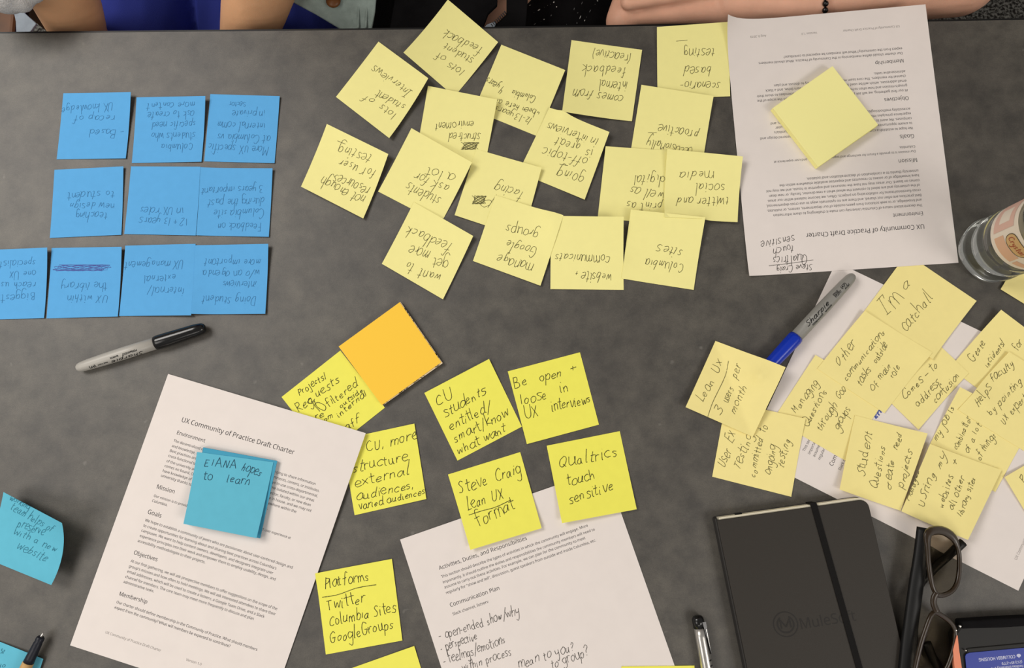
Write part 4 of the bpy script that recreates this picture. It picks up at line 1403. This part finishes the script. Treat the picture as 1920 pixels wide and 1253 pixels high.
# upside down lines read from the far side: start at larger x
print_lines(S, KW, KH, [('COLUMBIA HOUSING', cuv(1903, 1228.5), cuv(1835, 1235.0)), ('(212) 854-2779', cuv(1916, 1239.0), cuv(1878, 1242.3)), ('Facilities Emergency 24/7', cuv(1918, 1247), cuv(1857, 1252))], 'card_lettering', 'card_white', bold=.02)
cr = [(1906, 1231), (1907, 1227.3), (1910, 1226.3), (1913, 1227), (1914.5, 1230.5), (1912.5, 1232), (1910.8, 1234), (1908.5, 1232)]
pxprism('card_emblem', cr, PH + .0016, PH + .0018, 'card_white', ph)

# ------------------------------------------------------------ water bottle
bc = P3(1853, 473, 0)
wb = thing('water_bottle', (bc.x, bc.y, T), 'clear plastic water bottle with a pink label standing by the far page', 'bottle')
BR = .0325
prof = [(.0006, .010), (.0, .022), (.0012, .0295), (.006, .0335), (.012, .0338), (.020, .0328), (.023, .0305), (.026, .0305), (.029, .0322), (.036, .0325), (.040, .0322), (.043, .0306), (.046, .0306), (.049, .0322), (.058, .0325),
        (.060, .0318), (.104, .0318), (.106, .0325), (.118, .0325), (.122, .0308), (.125, .0325), (.135, .032), (.150, .027), (.165, .019), (.175, .0135), (.185, .0128)]
v, f = revolve_vf(bc, bc + Vector((0, 0, .2)), [(a_ + .0004, b_) for a_, b_ in prof], 64)
# petaloid base: dent five flutes around the foot
v2 = []
for p in v:
    p = Vector(p)
    hh = p.z - T
    if hh < .018:
        an = math.atan2(p.y - bc.y, p.x - bc.x)
        k = 1 - .055 * (0.5 + 0.5 * math.cos(5 * an)) * (1 - hh / .018)
        p = Vector((bc.x + (p.x - bc.x) * k, bc.y + (p.y - bc.y) * k, p.z))
    v2.append(p)
link('body', v2, f, 'bottle', wb, smooth=True)
v, f = revolve_vf(bc + Vector((0, 0, .0)), bc + Vector((0, 0, .2)), [(.183, .015), (.184, .0155), (.196, .0155), (.197, .0145)], 32)
link('cap', v, f, 'cap_white', wb, smooth=True)


def label_patch(name, z0, z1, a0, a1, m, r=.0322, n=40, shape=None):
    v, f = [], []
    rows = 2 if shape is None else 12
    for j in range(rows):
        for k in range(n + 1):
            an = a0 + (a1 - a0) * k / n
            t = j / (rows - 1)
            zz = z0 + (z1 - z0) * t
            if shape:
                hw = math.sqrt(max(0, 1 - (2 * k / n - 1) ** 4))
                zz = (z0 + z1) / 2 + (z1 - z0) / 2 * (2 * t - 1) * hw
            v.append((bc.x + r * math.cos(an), bc.y + r * math.sin(an), T + zz))
    for j in range(rows - 1):
        for k in range(n):
            a_ = j * (n + 1) + k
            f.append((a_, a_ + 1, a_ + n + 2, a_ + n + 1))
    return link(name, v, f, m, wb, smooth=True)


D = math.radians
label_patch('label', .0605, .1035, 0, 2 * math.pi, 'label_white', .0320, 64)
# visible side faces the camera: azimuth about 200 degrees
label_patch('label_panel', .066, .097, D(120), D(178), 'label_pink', .0322)
label_patch('label_panel', .074, .090, D(140), D(166), 'label_white', .03225)
label_patch('label_panel', .066, .080, D(186), D(232), 'label_orange', .0322)
label_patch('label_panel', .066, .074, D(236), D(282), 'label_orange', .0322)
label_patch('label_badge', .0805, .0985, D(188), D(236), 'label_dark', .03225, shape=1)
label_patch('label_badge', .0815, .0975, D(189.5), D(234.5), 'label_gold', .0323, shape=1)
sts = text_strokes('Crystal', (0, 0), (.0205, 0), .0042, .1, .02)
v, f = [], []
for st_ in sts:
    d = np.gradient(st_, axis=0)
    n = np.hypot(d[:, 0], d[:, 1]) + 1e-9
    b = len(v)
    for k in range(len(st_)):
        for sg in (1, -1):
            a_ = st_[k, 0] + sg * d[k, 1] / n[k] * .0005
            c_ = -st_[k, 1] + sg * d[k, 0] / n[k] * .0005
            an = D(194) + a_ / .0324
            v.append((bc.x + .0324 * math.cos(an), bc.y + .0324 * math.sin(an), T + .0865 + c_))
    for k in range(len(st_) - 1):
        f.append((b + 2 * k, b + 2 * k + 1, b + 2 * k + 3, b + 2 * k + 2))
link('label_lettering', v, f, 'label_red', wb)

# ------------------------------------------------------------ people


def capsule(v, f, p0, r0, p1, r1, seg=20):
    p0, p1 = Vector(p0), Vector(p1)
    L_ = (p1 - p0).length
    pr = []
    for k in range(5):
        a_ = math.pi / 2 * k / 5
        pr.append((-r0 * math.cos(a_), max(r0 * math.sin(a_), .0004)))
    pr.append((0, r0))
    pr.append((L_, r1))
    for k in range(4, -1, -1):
        a_ = math.pi / 2 * k / 5
        pr.append((L_ + r1 * math.cos(a_), max(r1 * math.sin(a_), .0004)))
    vv_, ff_ = revolve_vf(p0, p1, pr, seg)
    b = len(v)
    v += [tuple(p) for p in vv_]
    f += [tuple(i + b for i in t) for t in ff_]


def blob(name, chains, extra, voxel, material, parent, smooth_it=2):
    """union of tapered capsules and ellipsoids into one continuous surface"""
    v, f = [], []
    for ch in chains:
        for (p0, r0), (p1, r1) in zip(ch[:-1], ch[1:]):
            capsule(v, f, p0, r0, p1, r1)
    for (c_, rad, rotz) in extra:
        b = len(v)
        n1, n2 = 20, 12
        for j in range(n2 + 1):
            th = math.pi * j / n2
            for k in range(n1):
                an = 2 * math.pi * k / n1
                x = rad[0] * max(math.sin(th), .01) * math.cos(an)
                y = rad[1] * max(math.sin(th), .01) * math.sin(an)
                zz = rad[2] * math.cos(th)
                v.append((c_[0] + x * math.cos(rotz) - y * math.sin(rotz), c_[1] + x * math.sin(rotz) + y * math.cos(rotz), c_[2] + zz))
        for j in range(n2):
            for k in range(n1):
                f.append((b + j * n1 + k, b + (j + 1) * n1 + k, b + (j + 1) * n1 + (k + 1) % n1, b + j * n1 + (k + 1) % n1))
        f.append(tuple(b + k for k in range(n1)))
        f.append(tuple(b + n2 * n1 + k for k in range(n1))[::-1])
    o = link(name, v, f, material, None, smooth=True)
    m = o.modifiers.new('r', 'REMESH')
    m.mode = 'VOXEL'
    m.voxel_size = voxel
    m.use_smooth_shade = True
    s_ = o.modifiers.new('s', 'SMOOTH')
    s_.iterations = smooth_it
    s_.factor = 0.5
    dg = bpy.context.evaluated_depsgraph_get()
    me = bpy.data.meshes.new_from_object(o.evaluated_get(dg))
    o.modifiers.clear()
    o.data = me
    me.polygons.foreach_set('use_smooth', [True] * len(me.polygons))
    if not me.materials:
        me.materials.append(MATS[material])
    o.parent = parent
    o.matrix_parent_inverse = Matrix.Translation(-parent.location)
    return o


def V3(*a_):
    return Vector(a_)


def hand_chains(wrist, direc, normal, side, r=.0078, curl=.35, size=1.0):
    """fingers and palm: direc points to the finger tips, normal out of the back of the hand, side towards the thumb"""
    d, n, s_ = direc.normalized(), normal.normalized(), side.normalized()
    ch = []
    palm = wrist + d * .045 * size
    for k, (off, ln) in enumerate(((.030, .072), (.0105, .080), (-.0095, .074), (-.029, .058))):
        k0 = wrist + d * .010 + s_ * off * .45
        k1 = wrist + d * (.085 if k < 3 else .078) * size + s_ * off
        c1 = (d * math.cos(curl * .6) - n * math.sin(curl * .6))
        c2 = (d * math.cos(curl * 1.7) - n * math.sin(curl * 1.7))
        c3 = (d * math.cos(curl * 2.4) - n * math.sin(curl * 2.4))
        L_ = ln * size
        a1 = k1 + c1 * L_ * .48
        a2 = a1 + c2 * L_ * .30
        a3 = a2 + c3 * L_ * .22
        ch.append([(k0, r * 1.55), (k1, r * 1.3), (a1, r * 1.08), (a2, r * .98), (a3, r * .82)])
    t0 = wrist + d * .018 + s_ * .018
    t1 = t0 + (d * .6 + s_ * .75 - n * .2).normalized() * .042
    t2 = t1 + (d * .95 + s_ * .25 - n * .2).normalized() * .034
    t3 = t2 + (d * 1.0 - s_ * .05 - n * .3).normalized() * .026
    ch.append([(t0, r * 1.6), (t1, r * 1.35), (t2, r * 1.15), (t3, r * .9)])
    return ch


def head(root, c_, skin, hair_m, long_hair=True):
    """head built facing the table (towards -y), c_ = centre of the skull"""
    ex = [(c_, (.073, .090, .105), 0), (c_ + V3(0, -.018, -.050), (.056, .068, .066), 0),
          (c_ + V3(0, -.092, -.022), (.011, .017, .020), 0), (c_ + V3(0, -.083, -.004), (.007, .010, .028), 0),
          (c_ + V3(.075, .002, -.012), (.008, .018, .030), 0), (c_ + V3(-.075, .002, -.012), (.008, .018, .030), 0),
          (c_ + V3(0, -.078, -.082), (.020, .014, .014), 0)]
    for s_ in (1, -1):
        v, f = [], []
        o = blob('eye', [], [(c_ + V3(.030 * s_, -.080, .002), (.012, .009, .0050), 0)], .0015, 'eye_white', root, 1)
        blob('iris', [], [(c_ + V3(.030 * s_, -.088, .002), (.0048, .003, .0048), 0)], .001, 'hair', root, 1)
    blob('mouth', [], [(c_ + V3(0, -.086, -.060), (.022, .006, .006), 0)], .0015, 'lip', root, 1)
    hx = [(c_ + V3(0, .022, .022), (.084, .090, .104), 0), (c_ + V3(0, -.030, .072), (.066, .060, .040), 0)]
    if long_hair:
        hx += [(c_ + V3(0, .060, -.07), (.080, .045, .14), 0)]
    blob('hair', [], hx, .005, hair_m, root, 2)
    return ex


def person(name, label, cxw, skin, chains_extra, hips_y=.80, chair_z=.46, shoulders=None, head_pos=None, voxel=.0042):
    root = thing(name, (cxw, hips_y, 0), label, 'person')
    return root


# ---- person with navy trousers and grey denim jacket
xa = float(P(337, 20, -.12)[0])
pa = person('person', 'person in navy clothes and open grey denim jacket, bare forearms in lap', xa, 'skin_a', None)
Zs = .50
Ea, Wa = P3(98, -62, .02), P3(166, 102, -.105)
Eb, Wb = P3(500, -75, .02), P3(455, 100, -.105)
ShA, ShB = V3(xa - .17, .70, 1.06), V3(xa + .17, .70, 1.06)
midh = (Wa + Wb) / 2
ch = [[(ShA, .046), (Ea, .040), ((Ea + Wa) / 2, .035), (Wa, .027)], [(ShB, .046), (Eb, .042), ((Eb + Wb) / 2, .037), (Wb, .028)]]
for W_, E_, sg in ((Wa, Ea, 1), (Wb, Eb, -1)):
    d_ = (W_ - E_).normalized() + V3(.55 * sg, -.2, -.25)
    ch += hand_chains(W_, d_, V3(0, 0, 1), V3(.3 * sg, 1, 0))
ch += [[(V3(xa, .81, .56), .12), (V3(xa, .80, .75), .095), (V3(xa, .755, .97), .095)], [(V3(xa - .13, .71, 1.05), .055), (V3(xa + .13, .71, 1.05), .055)], [(V3(xa, .71, 1.04), .055), (V3(xa, .69, 1.17), .05)]]
hc = V3(xa, .66, 1.27)
for s_ in (-1, 1):
    ch.append([(V3(xa + .09 * s_, .80, .54), .085), (V3(xa + .115 * s_, .36, .53), .058), (V3(xa + .115 * s_, .34, .10), .04), (V3(xa + .115 * s_, .28, .05), .038), (V3(xa + .115 * s_, .20, .035), .03)])
ex = head(pa, hc, 'skin_a', 'hair')
blob('body', ch, ex, .0045, 'skin_a', pa)
# trousers and top
tr = []
hem = []
for s_ in (-1, 1):
    tr.append([(V3(xa + .075 * s_, .80, .545), .105), (V3(xa + .098 * s_, .52, .555), .092), (V3(xa + .115 * s_, .35, .54), .068), (V3(xa + .115 * s_, .345, .12), .055)])
tr += [[(V3(xa, .81, .57), .140), (V3(xa, .79, .75), .125)]]
blob('trousers', tr, [], .006, 'navy_cloth', pa, 3)
blob('top', [[(V3(xa, .80, .68), .137), (V3(xa, .75, .97), .136)], [(V3(xa - .12, .715, 1.045), .064), (V3(xa + .12, .715, 1.045), .064)]], [], .006, 'navy_cloth', pa, 3)
sl = [[(ShA, .060), (Ea * .72 + ShA * .28, .056)], [(ShB, .060), (Eb * .72 + ShB * .28, .056)], [(V3(xa - .10, .83, .70), .09), (V3(xa - .08, .80, 1.0), .10)], [(V3(xa + .10, .83, .70), .09), (V3(xa + .08, .80, 1.0), .10)], [(V3(xa - .08, .83, .72), .1), (V3(xa + .08, .83, .72), .1)]]
blob('jacket', sl, [], .006, 'denim_grey', pa, 3)
# cuff of soft lining near the elbow
cf0, cf1 = P3(28, -30, .03), P3(60, 12, .0)
blob('cuff', [[(P3(-30, -40, .055), .034), (P3(10, -18, .05), .024), (P3(40, 2, .045), .012)], [(P3(20, -20, .05), .022), (P3(62, -16, .045), .012)]], [], .003, 'fleece', pa, 2)
for o_ in (bpy.data.objects.get('cuff'),):
    pass


def cloth_patch(name, pts, z, material, parent, thick=.003):
    """hanging flap given by photo outline and height (or per-point heights)"""
    zs = z if hasattr(z, '__len__') else [z] * len(pts)
    xy = [P(x, y, zz) for (x, y), zz in zip(pts, zs)]
    o = prism(name, [tuple(map(float, p)) for p in xy], [T + zz - thick for zz in zs], [T + zz for zz in zs], material, parent)
    return bevel(o, .001, 2)


cloth_patch('jacket_front', [(545, 1), (592, 26), (640, 55), (668, 62), (696, 60), (703, 20), (708, -40), (640, -90), (548, -80)], [-.03, -.032, -.036, -.035, -.035, -.03, -.02, -.01, -.01], 'denim_grey', pa)
for k, (x0, y0, x1, y1) in enumerate(((672, -30, 672, 52), (690, -30, 686, 52))):
    a_, b_ = P3(x0, y0, -.026), P3(x1, y1, -.0325)
    v, f = loop_tube([a_, (a_ + b_) / 2, b_], .0012, .0008, closed=False)
    link('seam', v, f, 'denim_grey', pa)
c_ = P3(624, -1, -.022)
v, f = revolve_vf(c_ - V3(0, 0, .004), c_, [(0, .008), (.002, .0085), (.0032, .006), (.004, .005)], 20)
link('button', v, f, 'wood', pa, smooth=True)
cloth_patch('jacket_hem', [(22, 8), (29, 40), (30, 62), (55, 62), (68, 44), (46, 24), (40, 0)], -.075, 'panel_cloth', pa)
for sgn in (-1, 1):
    blob('shoe', [[(V3(xa + .115 * sgn, .34, .045), .045), (V3(xa + .115 * sgn, .18, .036), .036)]], [], .006, 'black', pa)

# ---- person in black patterned dress
xb = float(P(1270, 20, -.10)[0])
pb = person('person', 'person in black white flecked clothes with forearm along the table edge', xb, 'skin_b', None)
WL = P3(1520, 2, -.042)
EL = P3(1800, -42, -.035)
ShL, ShR = V3(xb + .17, .68, 1.06), V3(xb - .17, .68, 1.06)
WR, ER = P3(905, 40, -.12), P3(965, -60, -.08)
ch = [[(ShL, .045), (EL, .042), ((EL + WL) / 2, .036), (WL, .029)], [(ShR, .045), (ER, .040), ((ER + WR) / 2, .034), (WR, .027)]]


def rr(px_, py_, z_, r_):
    return (P3(px_, py_, z_), r_)


# hand lying along the edge, little finger nearest the table, seen from above
ch += [
    [rr(1520, 10, -.040, .030), rr(1420, 6, -.036, .027), rr(1370, 8, -.034, .020)],
    [rr(1500, 20, -.040, .024), rr(1400, 18, -.040, .021), rr(1320, 22, -.041, .0150), rr(1250, 27, -.042, .0118), rr(1195, 31, -.043, .0105), rr(1160, 35, -.045, .0095)],
    [rr(1420, -24, -.030, .018), rr(1330, -20, -.024, .0120), rr(1270, -12, -.022, .0100), rr(1178, 4, -.024, .0092)],
    [rr(1400, -30, -.032, .018), rr(1320, -28, -.031, .012), rr(1220, -22, -.033, .0105), rr(1165, -16, -.037, .009)],
    [rr(1400, -52, -.036, .018), rr(1310, -52, -.035, .012), rr(1220, -46, -.040, .0105), rr(1175, -40, -.045, .009)],
    [rr(1470, -30, -.045, .018), rr(1400, -55, -.055, .013), rr(1345, -60, -.065, .011)],
    # the other hand's fingers wrapped underneath
    [rr(1205, -40, -.050, .020), rr(1182, 0, -.050, .020), rr(1168, 40, -.052, .020), rr(1162, 62, -.060, .014)],
    [rr(1230, -30, -.058, .015), rr(1215, 10, -.058, .014), rr(1205, 45, -.062, .012)],
]
ch += hand_chains(WR, P3(900, 110, -.15) - WR, V3(0, 0, 1), V3(1, 0, 0))
ch += [[(V3(xb, .81, .56), .12), (V3(xb, .79, .75), .095), (V3(xb, .745, .97), .095)], [(V3(xb - .13, .69, 1.05), .052), (V3(xb + .13, .69, 1.05), .052)], [(V3(xb, .69, 1.04), .052), (V3(xb, .67, 1.16), .048)]]
hc = V3(xb, .64, 1.26)
for s_ in (-1, 1):
    ch.append([(V3(xb + .09 * s_, .80, .54), .085), (V3(xb + .115 * s_, .36, .53), .055), (V3(xb + .115 * s_, .34, .10), .04), (V3(xb + .115 * s_, .28, .05), .038), (V3(xb + .115 * s_, .20, .035), .03)])
ex = head(pb, hc, 'skin_b', 'hair')
blob('body', ch, ex, .0026, 'skin_b', pb, 2)
dr = []
for s_ in (-1, 1):
    dr.append([(V3(xb + .085 * s_, .80, .55), .110), (V3(xb + .130 * s_, .52, .560), .095), (V3(xb + .135 * s_, .34, .54), .070), (V3(xb + .13 * s_, .335, .30), .062)])
dr += [[(V3(xb, .81, .57), .140), (V3(xb, .78, .75), .125), (V3(xb, .72, .97), .132)], [(V3(xb - .12, .70, 1.045), .064), (V3(xb + .12, .70, 1.045), .064)],
       [(V3(xb - .14, .45, .545), .09), (V3(xb - .175, .68, .56), .10)], [(V3(xb - .07, .46, .545), .09), (V3(xb + .07, .46, .545), .09)],
       [(ShL, .062), (ShL * .45 + EL * .55, .058)], [(ShR, .062), (ShR * .3 + ER * .7, .056)]]
dress = blob('dress', dr, [], .006, 'black_cloth', pb, 3)
# painted flecks on the dress: found by dropping them onto the cloth
dress.data.update()
bv = BVHTree.FromPolygons([v_.co.copy() for v_ in dress.data.vertices], [tuple(p.vertices) for p in dress.data.polygons])
cam0 = Vector((0, 0, T + H))
FL = [(348, 68, 13, 6, -8, 0), (457, 125, 16, 8, -15, 1), (220, 185, 12, 6, -20, 0), (290, 243, 15, 9, -30, 1), (632, 33, 9, 8, -45, 1), (663, 88, 7, 7, 0, 1), (517, 238, 7, 7, 0, 1), (480, 258, 3, 3, 0, 0), (600, 190, 9, 5, -60, 0),
      (408, 292, 13, 6, -25, 0), (873, 113, 14, 4, -75, 0), (965, 42, 16, 4, -70, 0), (1062, 138, 18, 4, -60, 0), (945, 210, 20, 4.5, -68, 1), (997, 250, 9, 5, -65, 1), (915, 160, 7, 4, -70, 0), (1120, 58, 4, 4, 0, 0),
      (1150, 15, 8, 7, -45, 1), (557, 72, 4, 4, 0, 0), (1020, 210, 4, 3, 0, 0), (225, 305, 5, 3, 0, 0), (785, 297, 3, 3, 0, 0), (1058, 0, 5, 4, 0, 1), (398, 155, 3, 3, 0, 0), (285, 160, 2.5, 2.5, 0, 0), (905, 280, 5, 9, 0, 0), (520, 93, 2.5, 2.5, 0, 0), (590, 57, 3, 3, 0, 0)]
sets = {0: ([], []), 1: ([], [])}


def fleck(loc, nor, ax1, ra, rb_, kind):
    t1 = (ax1 - nor * ax1.dot(nor)).normalized()
    t2 = nor.cross(t1)
    v_, f_ = sets[kind]
    b = len(v_)
    for k in range(12):
        an = 2 * math.pi * k / 12
        v_.append(tuple(loc + nor * .0012 + t1 * ra * math.cos(an) + t2 * rb_ * math.sin(an)))
    f_.append(tuple(range(b, b + 12)))


for x, y, ra, rb_, ang, kd in FL:
    px_, py_ = 940 + x / 6.4, y / 6.4
    tgt = P3(px_, py_, -.2)
    dvec = (tgt - cam0).normalized()
    hit = bv.ray_cast(cam0, dvec)
    if hit[0]:
        k = (hit[0] - cam0).length / F / 6.4 * 1.0
        an = math.radians(-ang)
        fleck(hit[0], hit[1], V3(math.cos(an), math.sin(an), 0), ra * k, rb_ * k, kd)
for k in range(260):
    hx_, hy_ = xb + random.uniform(-.24, .24), random.uniform(.34, .92)
    hit = bv.ray_cast(Vector((hx_, hy_, .9 if hy_ < .6 else 1.3)), Vector((0, 0, -1)))
    if hit[0]:
        d3 = R.T @ np.array(hit[0] - cam0)
        ipx, ipy = 960 + F * d3[0] / -d3[2], 626.5 - F * d3[1] / -d3[2]
        if -5 < ipy < 60 and ipx < 1330:
            continue
        an = random.uniform(.4, 1.3)
        fleck(hit[0], hit[1], V3(math.cos(an), math.sin(an), 0), random.uniform(.0015, .005), random.uniform(.0008, .0018), random.choice([0, 1]))
link('fleck_print', *sets[0], 'grey_print', pb)
link('fleck_print', *sets[1], 'white_print', pb)
# black open jacket with a zip
cloth_patch('jacket_front', [(752, -80), (738, 10), (728, 70), (900, 70), (906, 48), (915, 24), (932, 8), (934, -80)], [-.045, -.048, -.05, -.05, -.05, -.048, -.045, -.04], 'black_cloth', pb, .006)
cloth_patch('zip_tape', [(949.5, -80), (949.5, 26), (925, 49), (921, 64), (985, 64), (995, -80)], -.045, 'black_cloth', pb, .003)
cloth_patch('jacket_lining', [(906, 54), (912, 46), (926, 40), (930, 44), (924, 58)], -.043, 'panel_cloth', pb, .002)
zt = [(924, 50), (953, 25)]
for k in range(9):
    t = k / 8
    x, y = 924 + 25 * t, 50 - 24 * t
    d_ = (P3(x - 3.2, y - 4.6, -.0435) - P3(x, y, -.0435))
    v, f = loop_tube([P3(x, y, -.0435), P3(x, y, -.0435) + d_], .0008, .0008, closed=False)
    link('zip_tooth', v, f, 'black', pb)
for sgn in (-1, 1):
    blob('shoe', [[(V3(xb + .115 * sgn, .34, .045), .045), (V3(xb + .115 * sgn, .18, .036), .036)]], [], .006, 'black', pb)
# bead bracelet: beads all round the wrist
bcx = P3(1527, 4, -.042)
axw = (EL - WL).normalized()
s1 = axw.cross(V3(0, 0, 1)).normalized()
s2 = s1.cross(axw).normalized()
ring = None
cordv = [bcx + (s1 * math.cos(2 * math.pi * k / 40) + s2 * math.sin(2 * math.pi * k / 40)) * .0335 for k in range(40)]
v, f = loop_tube(cordv, .0008, .0008)
ring = link('bracelet', v, f, 'black', pb)
ring['label'] = 'black bead bracelet'
bm_ = None
for k in range(32):
    an = 2 * math.pi * k / 32
    p = bcx + (s1 * math.cos(an) + s2 * math.sin(an)) * .0342
    if bm_ is None:
        b_ = bmesh.new()
        bmesh.ops.create_uvsphere(b_, u_segments=10, v_segments=7, radius=.0034)
        bm_ = bpy.data.meshes.new('bead')
        b_.to_mesh(bm_)
        b_.free()
        bm_.polygons.foreach_set('use_smooth', [True] * len(bm_.polygons))
        bm_.materials.append(MATS['bead'])
    o = bpy.data.objects.new('bead', bm_)
    COL.objects.link(o)
    o.parent = ring
    o.matrix_parent_inverse = Matrix.Identity(4)
    o.location = p

# ------------------------------------------------------------ chairs


def chair(x, y, label, frame_m, armz=None, half=.24):
    r_ = thing('chair', (x, y, 0), label, 'chair', 'chairs at the far side of the table')
    v, f = box_vf(x - half, x + half, y - .22, y + .22, .40, .435)
    bevel(link('seat', v, f, 'seat_fabric', r_), .012, 3)
    v, f = box_vf(x - half + .02, x + half - .02, y + .20, y + .235, .50, .88)
    bevel(link('backrest', v, f, 'seat_fabric', r_), .012, 3)
    for lx in (-1, 1):
        for ly in (-1, 1):
            v, f = box_vf(x + lx * (half - .01) - .014, x + lx * (half - .01) + .014, y + ly * .2 - .014, y + ly * .2 + .014, 0, .40 if ly < 0 else .50)
            link('leg', v, f, frame_m, r_)
    v, f = box_vf(x - half - .012, x + half + .012, y - .235, y + .225, .385, .402)
    bevel(link('seat_frame', v, f, frame_m, r_), .004, 2)
    return r_


ca = chair(xa, .84, 'wooden framed chair under the person in navy', 'wood')
pt = P3(4, 30, -.16)
v, f = box_vf(pt.x - .05, pt.x + .018, .50, .95, pt.z - .03, pt.z)
bevel(link('armrest', v, f, 'wood', ca), .006, 3)
v, f = box_vf(pt.x - .03, pt.x, .62, .66, .39, pt.z - .03)
link('armrest_post', v, f, 'wood', ca)
chair(xb, .84, 'dark chair under the person in black flecked clothes', 'metal_dark')
